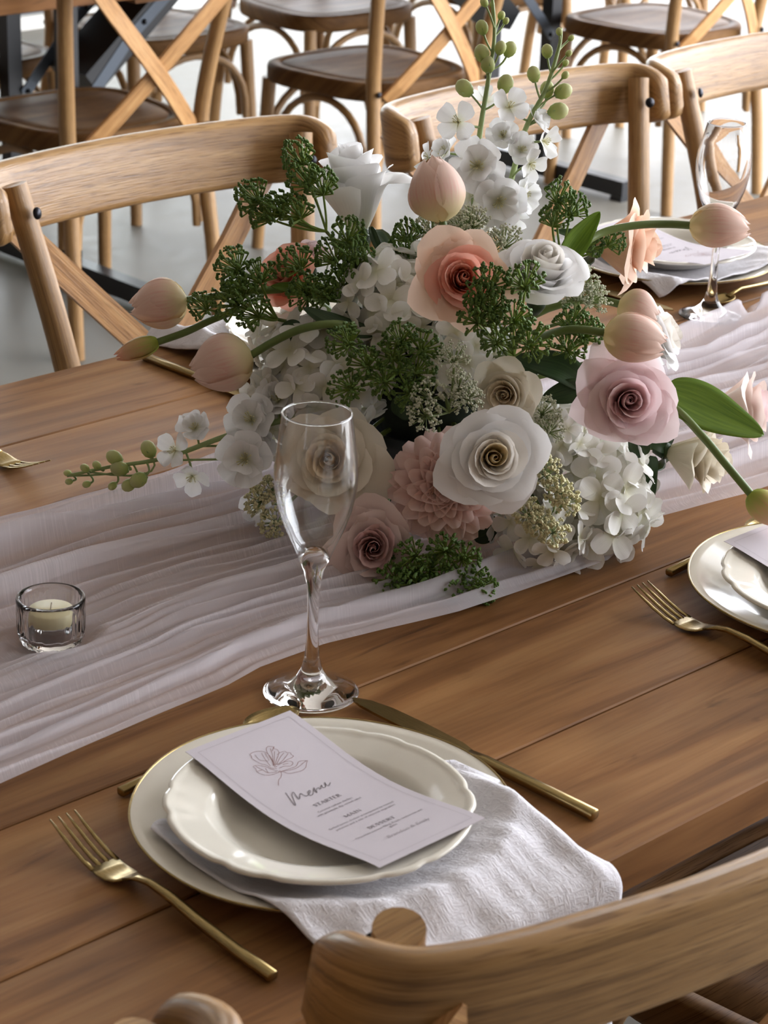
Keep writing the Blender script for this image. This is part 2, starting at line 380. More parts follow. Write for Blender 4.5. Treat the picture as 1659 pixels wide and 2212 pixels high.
# ================================================================== tables
PL_W = 0.15328
def table(name, label, ox, oy, xa, xb, trestles):
    """plank top with its near edge at oy; z of top = T"""
    root = thing(name, label, 'table', loc=(ox, oy, 0))
    g = MB(); g.add(*box(xa, xb, 0.0011, PL_W-0.0011, T-0.034, T, 0.0012)); me = g.mesh('plank', PINE, False)
    for i in range(7):
        o = obj('plank', me, root); o.location = (0, i*PL_W, 0)
    for xx in trestles:
        g = MB(); g.add(*box(xx-0.05, xx+0.05, 0.06, 7*PL_W-0.06, T-0.056, T-0.0345)); obj('batten', g.mesh('batten', PINE, False), root)
        tr = MB(); tr.add(*box(xx-0.02, xx+0.02, 0.07, 7*PL_W-0.07, 0.012, 0.055)); ft = obj('foot_bar', tr.mesh('foot_bar', BLACK_METAL, False), root)
        for yy in (0.09, 7*PL_W-0.09):
            g = MB(); g.add(*box(xx-0.022, xx+0.022, yy-0.02, yy+0.02, 0.0, 0.0115)); obj('foot_pad', g.mesh('foot_pad', BLACK_METAL, False), ft)
        for yy in (0.38, 0.60):
            g = MB(); g.add(*box(xx-0.019, xx+0.019, yy-0.019, yy+0.019, 0.0555, T-0.0565)); obj('leg', g.mesh('leg', BLACK_METAL, False), root)
            s = 1 if xx < (xa+xb)/2 else -1
            g = MB(); p0 = Vector((xx+s*0.02, yy-0.024, 0.40)); p1 = Vector((xx+s*0.17, yy-0.024, 0.56)); p2 = Vector((xx+s*0.36, yy-0.024, T-0.04))
            for a, c2 in ((p0, p1), (p1, p2)):
                t = (c2-a).normalized(); n = Vector((-t.z, 0, t.x))*0.014; y3 = Vector((0, 0.002, 0))
                v = [a-n-y3, a+n-y3, c2+n-y3, c2-n-y3, a-n+y3, a+n+y3, c2+n+y3, c2-n+y3]
                g.add(v, [(0, 1, 2, 3), (7, 6, 5, 4), (0, 4, 5, 1), (1, 5, 6, 2), (2, 6, 7, 3), (3, 7, 4, 0)])
            br = obj('brace_strap', g.mesh('brace_strap', GREY_METAL, False), root)
            for q in (p0+Vector((s*0.008, -0.003, 0.006)), p1+Vector((s*0.03, -0.003, 0.024))):
                g = MB(); g.add(*lathe([(0, 0.005), (0.005, 0.004), (0.007, 0.0), (0, 0)], 10)); o = obj('bolt', g.mesh('bolt', DARK_STEEL), br); o.matrix_local = axis_matrix(q, (0, -1, 0))
        g = MB(); s = 1 if xx < (xa+xb)/2 else -1
        c0 = Vector((xx+s*0.1, 0, 0.44)); c1 = Vector((xx+s*0.42, 0, T-0.05)); t = (c1-c0).normalized(); n = Vector((-t.z, 0, t.x))*0.03
        v = [Vector((q.x, y, q.z)) for y in (0.42, 0.56) for q in (c0-n, c0+n, c1+n, c1-n)]
        g.add(v, [(0, 1, 2, 3), (7, 6, 5, 4), (0, 4, 5, 1), (1, 5, 6, 2), (2, 6, 7, 3), (3, 7, 4, 0)])
        obj('folding_stay', g.mesh('folding_stay', BLACK_METAL, False), root)
    return root
table('dining_table', 'long brown plank table laid with the flower arrangement and plates', 0, -0.158, -0.85, 2.75, (-0.26, 2.45))
table('dining_table', 'second plank table on black folding trestles beyond the row of chairs', 0, 2.80, 0.9, 4.3, (2.09, 3.70))

# ================================================================== cross-back chairs
def seat_outline(s, n=48):
    out = []
    for k in range(n):
        a = 2*math.pi*k/n; c, d = math.cos(a), math.sin(a)
        e = 2/3.4
        x = abs(c)**e*math.copysign(1, c); y = abs(d)**e*math.copysign(1, d)
        hw = 0.205 + 0.022*(y) ; out.append((x*hw*s, 0.195 + y*0.205*s))
    return out
def build_chair_meshes():
    D = {}
    g = MB()                                        # seat: thick rim, groove, dished middle
    rings = [(0.2, 0.418), (0.94, 0.416), (0.985, 0.42), (1.0, 0.428), (1.0, 0.452), (0.99, 0.459), (0.975, 0.461), (0.885, 0.461), (0.872, 0.4575), (0.858, 0.4575), (0.84, 0.4600), (0.6, 0.455), (0.3, 0.4525), (0.02, 0.452)]
    v, f, uv = [], [], []; n = 48
    for s, z in rings:
        for (x, y) in seat_outline(s, n): v.append((x, y, z)); uv.append((x, y+z))
    for i in range(len(rings)-1):
        for k in range(n): f.append((i*n+k, i*n+(k+1) % n, (i+1)*n+(k+1) % n, (i+1)*n+k))
    f.append(tuple(reversed(range(n)))); f.append(tuple(range((len(rings)-1)*n, len(rings)*n)))
    g.add(v, f, uv); D['seat'] = g.mesh('seat', OAK_SEAT)
    for s, nm in ((-1, 'postL'), (1, 'postR')):     # rear leg and back post in one bent rod
        P = [(s*0.192, -0.045, 0.0), (s*0.186, -0.028, 0.2), (s*0.175, -0.006, 0.40), (s*0.178, -0.006, 0.50), (s*0.200, -0.036, 0.68), (s*0.230, -0.080, 0.868)]
        pts = smooth_path(P, 6); g = MB(); g.add(*tube(pts, [0.0155+0.002*math.sin(math.pi*i/(len(pts)-1)) for i in range(len(pts))], 16)); D[nm] = g.mesh('post', OAK)
        g = MB(); g.add(*tube([(s*0.195, 0.375, 0.0), (s*0.190, 0.365, 0.2), (s*0.182, 0.352, 0.424)], [0.0150, 0.0165, 0.0175], 14)); D['legL' if s < 0 else 'legR'] = g.mesh('front_leg', OAK)
        # side arch between rear and front leg
        arch = []
        for k in range(17):
            a = math.pi*k/16; arch.append((s*(0.182-0.012*math.sin(a)), 0.172-0.158*math.cos(a), 0.225+0.180*math.sin(a)**0.75))
        g = MB(); g.add(*tube(arch, 0.0095, 8)); D['archL' if s < 0 else 'archR'] = g.mesh('arch_brace', OAK)
        # X strip: from the rear seat rail up to the opposite end of the crest rail
        L = []; off = 0.0 if s < 0 else -0.0095
        for k in range(15):
            t = k/14; x = s*(0.147-0.387*t); z = 0.430+0.412*t
            L.append(Vector((x, -0.014-0.120*t**0.75+off*math.sin(math.pi*min(1, t*1.4)), z)))
        v, uv = [], []; n2 = len(L)
        for i in range(n2):
            t = (L[min(i+1, n2-1)]-L[max(i-1, 0)]).normalized(); yy = Vector((0, 1, 0)); yy = (yy-t*yy.dot(t)).normalized(); w = t.cross(yy)
            hwid = 0.0175*(1 if 0 < i < n2-1 else 0.72)
            for (a, c) in ((-1, -1), (1, -1), (1, 1), (-1, 1)): v.append(L[i]+w*a*hwid+yy*c*0.0042); uv.append((i*0.035, a*0.018+c*0.02+0.05*s))
        f = [(i*4+k, i*4+(k+1) % 4, (i+1)*4+(k+1) % 4, (i+1)*4+k) for i in range(n2-1) for k in range(4)] + [(3, 2, 1, 0), tuple(range((n2-1)*4, n2*4))]
        g = MB(); g.add(v, f, uv); D['stripL' if s < 0 else 'stripR'] = g.mesh('cross_strip', OAK_STRIP, False)
        D['boltS' + ('L' if s < 0 else 'R')] = (L[0]+Vector((-s*0.012, -0.0042, 0.014)), L[-1]+Vector((s*0.014, -0.0042, -0.018)))
    for nm, y, hw in (('archF', 0.366, 0.172), ('archB', -0.008, 0.16)):
        arch = [(-hw*math.cos(math.pi*k/16), y, 0.225+0.178*math.sin(math.pi*k/16)**0.75) for k in range(17)]
        g = MB(); g.add(*tube(arch, 0.0095, 8)); D[nm] = g.mesh('arch_brace', OAK)
    # crest rail: bent plank bowed backwards whose ends wrap round the posts
    C = [(-0.262, -0.052), (-0.266, -0.082), (-0.256, -0.107), (-0.228, -0.122), (-0.18, -0.134), (-0.09, -0.146), (0, -0.150)]
    C = C + [(-x, y) for x, y in reversed(C[:-1])]
    P = smooth_path([(x, y, 0) for x, y in C], 4); v, uv = [], []; m = len(P)
    prof = []                                       # rounded section: (thickness, height)
    hw, ht, rc = 0.045, 0.0125, 0.0105
    for cx, cz, a0 in ((ht-rc, hw-rc, 0), (-(ht-rc), hw-rc, 90), (-(ht-rc), -(hw-rc), 180), (ht-rc, -(hw-rc), 270)):
        for k in range(4):
            a = math.radians(a0+30*k); prof.append((cx+rc*math.cos(a), cz+rc*math.sin(a)))
    q = len(prof); Ls = 0
    up = Vector((0, -0.20, 0.98)).normalized()
    for i in range(m):
        t = (P[min(i+1, m-1)]-P[max(i-1, 0)]).normalized(); nrm = Vector((t.y, -t.x, 0))
        if i: Ls += (P[i]-P[i-1]).length
        e = min(i, m-1-i)/(m-1); sc = 1.0 if e > 0.16 else 0.42+0.58*math.sqrt(max(0, 1-(1-e/0.16)**2))
        th = 1.0 if e > 0.02 else 0.6
        for (a, c) in prof:
            v.append(Vector((P[i].x, P[i].y, 0.838)) + nrm*a*th + up*c*sc); uv.append((Ls, c + (0.1 if a > 0 else 0.0)))
    f = [(i*q+k, (i+1)*q+k, (i+1)*q+(k+1) % q, i*q+(k+1) % q) for i in range(m-1) for k in range(q)] + [tuple(range(q)), tuple(reversed(range((m-1)*q, m*q)))]
    g = MB(); g.add(v, f, uv); D['crest'] = g.mesh('crest_rail', OAK)
    g = MB(); g.add(*lathe([(0, 0.0045), (0.004, 0.0042), (0.0072, 0.002), (0.0078, 0), (0, 0)], 14)); D['bolt'] = g.mesh('bolt', DARK_STEEL)
    return D
CH = build_chair_meshes()
def chair(x, y, facing, label, group, turn=0.0):
    """x, y: middle of the back at seat height; facing +1 looks along +Y, -1 along -Y"""
    r = thing('cross_back_chair', label, 'chair', loc=(x, y, 0), rz=(0 if facing > 0 else math.pi)+turn, group=group)
    obj('seat', CH['seat'], r)
    for k in ('postL', 'postR'): obj('back_post', CH[k], r)
    for k in ('legL', 'legR'): obj('front_leg', CH[k], r)
    for k in ('archL', 'archR', 'archF', 'archB'): obj('arch_brace', CH[k], r)
    c = obj('crest_rail', CH['crest'], r)
    for s in ('L', 'R'):
        st = obj('cross_strip', CH['strip'+s], r)
        for q in CH['boltS'+s]: o = obj('bolt', CH['bolt'], st); o.matrix_local = axis_matrix(q, (0, -1, 0.1))
        sg = -1 if s == 'L' else 1
        for q, ax in (((sg*0.221, -0.0475, 0.838), (-sg*0.35, 1, 0.25)), ((sg*0.1765, -0.0235, 0.447), (0, -1, 0))):
            o = obj('bolt', CH['bolt'], r); o.matrix_local = axis_matrix(q, ax)
    return r
ROW1, ROW2, ROW3, ROW0 = 'chairs on the far side of the laid table', 'chairs on the near side of the second table', 'chairs on the far side of the second table', 'chairs at the near edge of the laid table'
chair(0.826, 1.142, -1, 'cross-back wooden chair behind the two outermost pink tulips, first of its row', ROW1)
chair(1.475, 1.110, -1, 'cross-back wooden chair directly behind the white flower spire', ROW1)
chair(2.035, 1.110, -1, 'cross-back wooden chair behind the flute with the tulip in front of it', ROW1)
chair(0.065, -0.196, 1, 'cross-back wooden chair pulled up to the plate with the readable menu', ROW0, -0.10)
chair(0.582, -0.285, 1, 'wooden chair whose dark seat shows under the near table edge', ROW0)
chair(-0.575, -0.160, 1, 'wooden chair at the near edge of which only post tops show', ROW0)
chair(1.955, 2.755, 1, 'cross-back chair with dark seat tucked at the second table beside the black trestle', ROW2)
chair(2.812, 2.755, 1, 'cross-back chair at the second table standing behind the white rose bud', ROW2)
chair(3.868, 2.755, 1, 'cross-back chair with pale shiny seat at the second table, past the second trestle', ROW2)
for x, lb in ((2.095, 'chair across the second table, half hidden by the black trestle legs'), (2.70, 'chair across the second table with a dark brown seat'), (3.285, 'chair across the second table with yellow-green light on its seat'), (3.92, 'chair across the second table beyond the budded flower spire tip'), (4.55, 'chair across the second table beside the end of the row')):
    chair(x, 3.845, -1, lb, ROW3)

# ================================================================== tableware
CREAM = plain('cream_glaze', srgb(226, 220, 206), 0.12, spec=0.6, noise_amt=0.02)
CREAM2 = plain('ivory_glaze', srgb(230, 225, 212), 0.10, spec=0.65, noise_amt=0.02)
def linen_mat(name, col, strength=0.9):
    m, nt, nd, lk, p = new_mat(name)
    tc = N(nd, 'ShaderNodeTexCoord')
    def nz(sc, dist=0.0):
        mp = N(nd, 'ShaderNodeMapping'); mp.inputs['Scale'].default_value = sc; mp.inputs['Rotation'].default_value = (0, 0, 0.5)
        n = N(nd, 'ShaderNodeTexNoise', Scale=1.0, Detail=2.0); n.inputs['Distortion'].default_value = dist
        lk.new(tc.outputs['UV'], mp.inputs['Vector']); lk.new(mp.outputs['Vector'], n.inputs['Vector']); return n
    a, b2, c = nz((110, 420, 1), 0.8), nz((420, 110, 1), 0.8), nz((60, 60, 1))
    mn = N(nd, 'ShaderNodeMath', operation='MAXIMUM'); lk.new(a.outputs['Fac'], mn.inputs[0]); lk.new(b2.outputs['Fac'], mn.inputs[1])
    ad = N(nd, 'ShaderNodeMath', operation='ADD'); lk.new(mn.outputs[0], ad.inputs[0]); lk.new(c.outputs['Fac'], ad.inputs[1])
    bp = N(nd, 'ShaderNodeBump', Strength=strength, Distance=0.0016); lk.new(ad.outputs[0], bp.inputs['Height']); lk.new(bp.outputs['Normal'], p.inputs['Normal'])
    r = ramp(nd, [(0.35, [x*0.93 for x in col]), (0.65, col)]); lk.new(c.outputs['Fac'], r.inputs['Fac']); lk.new(r.outputs['Color'], p.inputs['Base Color'])
    p.inputs['Roughness'].default_value = 0.9; p.inputs['Specular IOR Level'].default_value = 0.1
    return m
LINEN = linen_mat('white_linen', srgb(236, 234, 240))
PAPER = plain('menu_paper', srgb(210, 203, 210), 0.75, spec=0.2, noise_amt=0.01)
INK = plain('grey_ink', srgb(112, 104, 108), 0.8)
INK_LIGHT = plain('pale_grey_ink', srgb(166, 158, 162), 0.8)
INK_ROSE = plain('rose_brown_ink', srgb(150, 112, 108), 0.8)

def charger_meshes(seed):
    rn = random.Random(seed); ph = [rn.uniform(0, 6.28) for _ in range(3)]
    def rf(r, z, a, i): return r*(1+(r/0.135)**3*(0.006*math.sin(2*a+ph[0])+0.005*math.sin(3*a+ph[1])+0.003*math.sin(7*a+ph[2])))
    prof = [(0.0005, 0.0), (0.074, 0.0), (0.080, 0.0016), (0.110, 0.0105), (0.131, 0.0170), (0.1348, 0.0187), (0.1350, 0.0198), (0.1335, 0.0202), (0.126, 0.0186), (0.100, 0.0098), (0.088, 0.0068), (0.078, 0.0058), (0.0005, 0.0052)]
    g = MB(); g.add(*lathe(prof, 120, rf)); body = g.mesh('charger_body', CREAM)
    ring = [Vector((rf(0.1346, 0, a, 0)*math.cos(a), rf(0.1346, 0, a, 0)*math.sin(a), 0.0199)) for a in [2*math.pi*k/120 for k in range(121)]]
    g = MB(); g.add(*tube(ring, 0.0010, 6, cap=False)); return body, g.mesh('gold_line', GOLD)
CHG = charger_meshes(3)
def plate_mesh():
    def sc(a):
        s = 0.0
        for k in range(6):
            for off, amp, wd in ((-0.16, 0.018, 0.05), (0.16, 0.018, 0.05)):
                d = (a-(k*math.pi/3+off)+math.pi) % (2*math.pi)-math.pi; s -= amp*math.exp(-(d/wd)**2)
            d = (a-k*math.pi/3+math.pi) % (2*math.pi)-math.pi; s += 0.006*math.exp(-(d/0.12)**2)
        return s
    def rf(r, z, a, i):
        w = max(0, (r-0.082)/0.025); return r*(1+sc(a)*min(1, w)**1.2)
    prof = [(0.0005, 0.0), (0.052, 0.0), (0.058, 0.002), (0.074, 0.0125), (0.098, 0.0200), (0.1065, 0.0222), (0.1080, 0.0238), (0.1068, 0.0254), (0.1040, 0.0255), (0.1018, 0.0243), (0.0985, 0.0232), (0.0800, 0.0196), (0.0740, 0.0170), (0.0680, 0.0105), (0.0610, 0.0055), (0.0520, 0.0040), (0.0005, 0.0036)]
    g = MB(); g.add(*lathe(prof, 180, rf)); return g.mesh('plate_body', CREAM2)
PLATE = plate_mesh()

def sweep(path, hw, ht, n=12, e=3.0):
    """bar along a (y, z) path; hw half width in x, ht half thickness"""
    v, uv = [], []; m = len(path)
    for i in range(m):
        a = Vector((0, *path[max(i-1, 0)])); c = Vector((0, *path[min(i+1, m-1)])); t = (c-a).normalized(); nn = Vector((0, -t.z, t.y))
        for k in range(n):
            q = 2*math.pi*k/n; c0, s0 = math.cos(q), math.sin(q)
            v.append(Vector((math.copysign(abs(c0)**(2/e), c0)*hw[i], *path[i])) + nn*math.copysign(abs(s0)**(2/e), s0)*ht[i]); uv.append((i*0.01, k/n))
    f = [(i*n+k, i*n+(k+1) % n, (i+1)*n+(k+1) % n, (i+1)*n+k) for i in range(m-1) for k in range(n)]
    f += [tuple(reversed(range(n))), tuple(range((m-1)*n, m*n))]
    return v, f, uv
def cutlery_meshes():
    D = {}
    P = [(-0.115, 0.0045), (-0.1145, 0.0045), (-0.08, 0.0055), (-0.04, 0.0085), (-0.008, 0.0125), (0.012, 0.0128), (0.024, 0.0105), (0.034, 0.0068)]
    g = MB(); g.add(*sweep(P, [0.0036, 0.0044, 0.0044, 0.0040, 0.0034, 0.0030, 0.0034, 0.0070], [0.0030, 0.0036, 0.0035, 0.0030, 0.0026, 0.0022, 0.0018, 0.0014])); D['fork_handle'] = g.mesh('handle', GOLD)
    P = [(0.031, 0.0078), (0.038, 0.0048), (0.046, 0.0028), (0.054, 0.0024), (0.063, 0.0034)]
    g = MB(); g.add(*sweep(P, [0.0052, 0.0105, 0.0120, 0.0123, 0.0121], [0.0012, 0.0011, 0.0010, 0.0010, 0.0009])); D['fork_head'] = g.mesh('head', GOLD)
    P = [(0.061, 0.0031), (0.072, 0.0052), (0.085, 0.0094), (0.098, 0.0146), (0.1105, 0.0200)]
    g = MB(); g.add(*sweep(P, [0.0021, 0.0019, 0.0017, 0.0013, 0.0006], [0.0009, 0.0009, 0.0009, 0.0008, 0.0005], 8)); D['tine'] = g.mesh('tine', GOLD)
    P = [(-0.117, 0.0045), (-0.1165, 0.0045), (-0.06, 0.0046), (-0.01, 0.0048), (0.006, 0.0048)]
    g = MB(); g.add(*sweep(P, [0.0040, 0.0047, 0.0047, 0.0044, 0.0036], [0.0034, 0.0041, 0.0041, 0.0038, 0.0024])); D['knife_handle'] = g.mesh('handle', GOLD)
    g = MB(); prof = [(0.004, -0.004, 0.0045), (0.02, -0.0075, 0.0085), (0.06, -0.0085, 0.0095), (0.095, -0.0085, 0.0085), (0.115, -0.0075, 0.005), (0.125, -0.005, 0.0), (0.128, -0.003, -0.002)]
    v, uv = [], []
    for y, xa, xb in prof:
        for (x, z) in ((xa, 0.0034), (xb, 0.0042), (xb, 0.0052), (xa, 0.0056)): v.append((x, y, z)); uv.append((y, x))
    f = [(i*4+k, i*4+(k+1) % 4, (i+1)*4+(k+1) % 4, (i+1)*4+k) for i in range(len(prof)-1) for k in range(4)] + [(3, 2, 1, 0), tuple(range((len(prof)-1)*4, len(prof)*4))]
    g.add(v, f, uv); D['blade'] = g.mesh('blade', GOLD, False)
    P = [(-0.088, 0.0042), (-0.0875, 0.0042), (-0.05, 0.0050), (-0.01, 0.0085), (0.02, 0.0112), (0.034, 0.0092), (0.045, 0.0068)]
    g = MB(); g.add(*sweep(P, [0.0034, 0.0041, 0.0040, 0.0034, 0.0027, 0.0028, 0.0042], [0.0030, 0.0035, 0.0033, 0.0028, 0.0022, 0.0018, 0.0012])); D['spoon_handle'] = g.mesh('handle', GOLD)
    v, uv = [], []; nu, nv = 15, 9
    for lay in (0, 1):
        for i in range(nu):
            t = i/(nu-1); y = 0.041+0.050*t; hw = 0.0158*math.sin(math.pi*(0.06+0.90*t)**0.85)**0.62
            for j in range(nv):
                s2 = -1+2*j/(nv-1); z = 0.0085 - 0.0072*math.sin(math.pi*min(1, t+0.02))**0.8*(1-s2*s2) + (0.0 if lay == 0 else -0.0010); v.append((s2*hw, y, z)); uv.append((t, s2))
    k = nu*nv; f = grid_faces(nu, nv) + [tuple(reversed([q+k for q in ff])) for ff in grid_faces(nu, nv)]
    rim = [i*nv for i in range(nu)] + [(nu-1)*nv+j for j in range(1, nv)] + [i*nv+nv-1 for i in range(nu-2, -1, -1)] + [j for j in range(nv-2, 0, -1)]
    for i in range(len(rim)): a, c = rim[i], rim[(i+1) % len(rim)]; f.append((c, a, a+k, c+k))
    D['spoon_bowl'] = make_mesh('bowl', v, f, GOLD, uv)
    return D
CUT = cutlery_meshes()
def napkin_mesh(top_y, hang, puff, seed):
    nx, ny = 61, 120; x0n, x1n = -0.112, 0.122; v, uv = [], []
    rn = Vector((seed*3.1, 0, 0))
    def charger_z(r):
        return float(np.interp(r, [0, 0.078, 0.088, 0.1, 0.126, 0.1335, 0.136, 0.16], [0.0056, 0.0060, 0.0070, 0.0100, 0.0188, 0.0204, 0.018, 0.0]))
    total = (top_y+0.158)+0.012*math.pi/2+hang
    for i in range(nx):
        fx = i/(nx-1); x = x0n+(x1n-x0n)*fx
        edge = max(0.0, 1-min(fx, 1-fx)/0.10)
        for j in range(ny):
            s0 = total*j/(ny-1); start = 0.012*edge**2 + 0.085*max(0.0, fx-0.25)**1.3*(1.0 if top_y < 0.1 else 0.3)
            s0 = start+s0*(total-start)/total
            y = top_y-s0
            ye = max(y, -0.158)
            r = math.hypot(x, ye)
            yr = -math.sqrt(max(0, 0.1335**2-x*x)) if abs(x) < 0.1335 else 0
            if ye < yr: z = 0.0205*max(0.0, (ye+0.160)/(yr+0.160)) if yr > -0.158 else 0.004
            else: z = charger_z(r)
            z += 0.0012
            free = min(1, max(0, math.hypot(x+0.010, ye+0.008)-0.075)/0.04)
            z += free*(0.0035 + 0.0045*noise.noise(Vector((x*22, ye*16, seed))) + 0.003*noise.noise(Vector((x*60, ye*40, seed+5))))
            z += puff*free*math.exp(-((x-0.104)/0.014)**2)
            if x > 0.104: z -= free*(x-0.104)*0.5
            z = max(z, 0.0018 if r > 0.134 else charger_z(r)+0.0010)
            if y > -0.158: px, py, pz = x, y, z
            else:
                q = s0-(top_y+0.158); z_edge = z
                if q < 0.025: a = q/0.025*math.pi/2; py = -0.158-0.016*math.sin(a); pz = z_edge-0.016*(1-math.cos(a))
                else:
                    h2 = q-0.025; py = -0.174-0.006*noise.noise(Vector((x*14, h2*5, seed+2)))*min(1, h2/0.05); pz = z_edge-0.016-h2
                px = x+0.004*noise.noise(Vector((x*5, q*6, seed+9)))
            v.append((px, py, pz)); uv.append((x, s0))
    me = make_mesh('napkin', v, grid_faces(nx, ny), LINEN, uv); return me
def napkin(label, mat, top_y=0.062, hang=0.30, puff=0.010, seed=1, group='napkins under the plates'):
    o = obj('napkin', napkin_mesh(top_y, hang, puff, seed)); o.matrix_world = mat
    m = o.modifiers.new('thickness', 'SOLIDIFY'); m.thickness = 0.0016; m.offset = 1.0
    return tag(o, label, 'napkin', group)
CARD_W, CARD_L = 0.099, 0.21
MENU_STROKE = [(0.02873, 0.07913), (0.0264, 0.08604), (0.02373, 0.09447), (0.02428, 0.09538), (0.02802, 0.08842), (0.03092, 0.08357), (0.03349, 0.0814), (0.03329, 0.08356), (0.03151, 0.08868), (0.03147, 0.09102), (0.03481, 0.0876), (0.03698, 0.08592), (0.03717, 0.08878), (0.03817, 0.09109), (0.04222, 0.08959), (0.04465, 0.08724), (0.04382, 0.08663), (0.04108, 0.08934), (0.04091, 0.09221), (0.04393, 0.09149), (0.04943, 0.08569), (0.0474, 0.0899), (0.04669, 0.09239), (0.04962, 0.08856), (0.05192, 0.0879), (0.05187, 0.09026), (0.05614, 0.08625), (0.05467, 0.08959), (0.057, 0.0899), (0.06026, 0.08512), (0.05903, 0.08841), (0.05982, 0.09021), (0.06345, 0.08772)]
FLOWER_STROKES = [[(0.03699, 0.02877), (0.0402, 0.02818), (0.04423, 0.02906), (0.04778, 0.03213), (0.04824, 0.0364), (0.04652, 0.04241), (0.04328, 0.04857)], [(0.03699, 0.02877), (0.03623, 0.03127), (0.03479, 0.03338), (0.03532, 0.03717), (0.03622, 0.04171), (0.03866, 0.04522), (0.03949, 0.04981), (0.04245, 0.0527)], [(0.05459, 0.02818), (0.05174, 0.02949), (0.04937, 0.03307), (0.04756, 0.038), (0.04595, 0.04308), (0.04277, 0.04877)], [(0.05459, 0.02818), (0.05568, 0.02931), (0.05746, 0.03085), (0.0561, 0.03205), (0.05336, 0.03443)], [(0.05792, 0.03112), (0.05604, 0.03251), (0.05753, 0.03439), (0.0566, 0.03787), (0.05299, 0.04126), (0.04784, 0.04525), (0.04337, 0.04965)], [(0.05369, 0.03966), (0.05723, 0.03875), (0.06082, 0.03938), (0.06132, 0.0412), (0.0633, 0.04291), (0.06252, 0.045), (0.0627, 0.04718), (0.06011, 0.04817), (0.05521, 0.04824), (0.05094, 0.04921), (0.04579, 0.04962)], [(0.04579, 0.04962), (0.05094, 0.04921), (0.05568, 0.05008), (0.05732, 0.05215), (0.05591, 0.05441), (0.05246, 0.05537), (0.04891, 0.05313), (0.04407, 0.0532)], [(0.02928, 0.04151), (0.03168, 0.04146), (0.03497, 0.04397), (0.03724, 0.04688), (0.03863, 0.05081), (0.04189, 0.05651)], [(0.02928, 0.04151), (0.02944, 0.04411), (0.02796, 0.04825), (0.02906, 0.05251), (0.03199, 0.0554), (0.03635, 0.05663), (0.04172, 0.05671)], [(0.03112, 0.04213), (0.03275, 0.04817), (0.034, 0.05305), (0.03996, 0.05559)], [(0.03275, 0.04817), (0.02852, 0.04758)], [(0.034, 0.05305), (0.03566, 0.04794)], [(0.04233, 0.05679), (0.04922, 0.05752), (0.05496, 0.05802), (0.05807, 0.05683), (0.06133, 0.05468), (0.06445, 0.05507), (0.06797, 0.05699)], [(0.06797, 0.05699), (0.0651, 0.05921), (0.06177, 0.06244), (0.05708, 0.06424), (0.05209, 0.06365), (0.04611, 0.06188), (0.04423, 0.05853), (0.04233, 0.05679)], [(0.04394, 0.05729), (0.05156, 0.05955), (0.05716, 0.05944), (0.0628, 0.05773), (0.06712, 0.05676)], [(0.04277, 0.0555), (0.04153, 0.0589), (0.03837, 0.06215), (0.03473, 0.06402), (0.03169, 0.06737), (0.03021, 0.06941)], [(0.03961, 0.03129), (0.03841, 0.03752), (0.04117, 0.04068), (0.04313, 0.04238)], [(0.04511, 0.03205), (0.04258, 0.03903), (0.04048, 0.04786)], [(0.04738, 0.03339), (0.04415, 0.04198)], [(0.05426, 0.03097), (0.05051, 0.03775), (0.04398, 0.04696)], [(0.05473, 0.03524), (0.04844, 0.04256), (0.04337, 0.04863)], [(0.05921, 0.04044), (0.05319, 0.04342), (0.04519, 0.04873)], [(0.06135, 0.04276), (0.05268, 0.0472), (0.04563, 0.04901)], [(0.04948, 0.05089), (0.05392, 0.05211)], [(0.0427, 0.04924), (0.04273, 0.0508), (0.04448, 0.05035)]]
def card_pt(u, v, lift=0.0, tz=0.0376):
    t = v/CARD_L; return Vector((u-0.0425, 0.0995-v*0.962, tz-0.0015*t-0.0118*math.sin(math.pi*min(max(t, 0), 1))**1.4+lift))
def stroke_ribbon(g, pts, w):
    P = smooth_path([(a, c, 0) for a, c in pts], 4) if len(pts) > 2 else [Vector((a, c, 0)) for a, c in pts]
    v = []; n = len(P)
    for i in range(n):
        t = (P[min(i+1, n-1)]-P[max(i-1, 0)]).normalized(); nn = Vector((-t.y, t.x, 0))*w/2
        v.append(card_pt(P[i].x+nn.x, P[i].y+nn.y, 0.00025)); v.append(card_pt(P[i].x-nn.x, P[i].y-nn.y, 0.00025))
    g.add(v, [(2*i, 2*i+1, 2*i+3, 2*i+2) for i in range(n-1)])
def text_onto(g, body, uc, vc, size, width=None, shear=0.0):
    cu = bpy.data.curves.new('print', 'FONT'); cu.body = body; cu.size = size; cu.align_x = 'CENTER'; cu.shear = shear; cu.resolution_u = 2
    o = bpy.data.objects.new('print', cu); COL.objects.link(o)
    dg = bpy.context.evaluated_depsgraph_get(); me = o.evaluated_get(dg).to_mesh()
    co = [v.co.copy() for v in me.vertices]; fs = [tuple(p.vertices) for p in me.polygons]
    o.evaluated_get(dg).to_mesh_clear(); bpy.data.objects.remove(o); bpy.data.curves.remove(cu)
    k = 1.0
    if width: xs = [c.x for c in co]; k = width/(max(xs)-min(xs))
    g.add([card_pt(uc+c.x*k, vc-c.y*k, 0.00025) for c in co], fs)
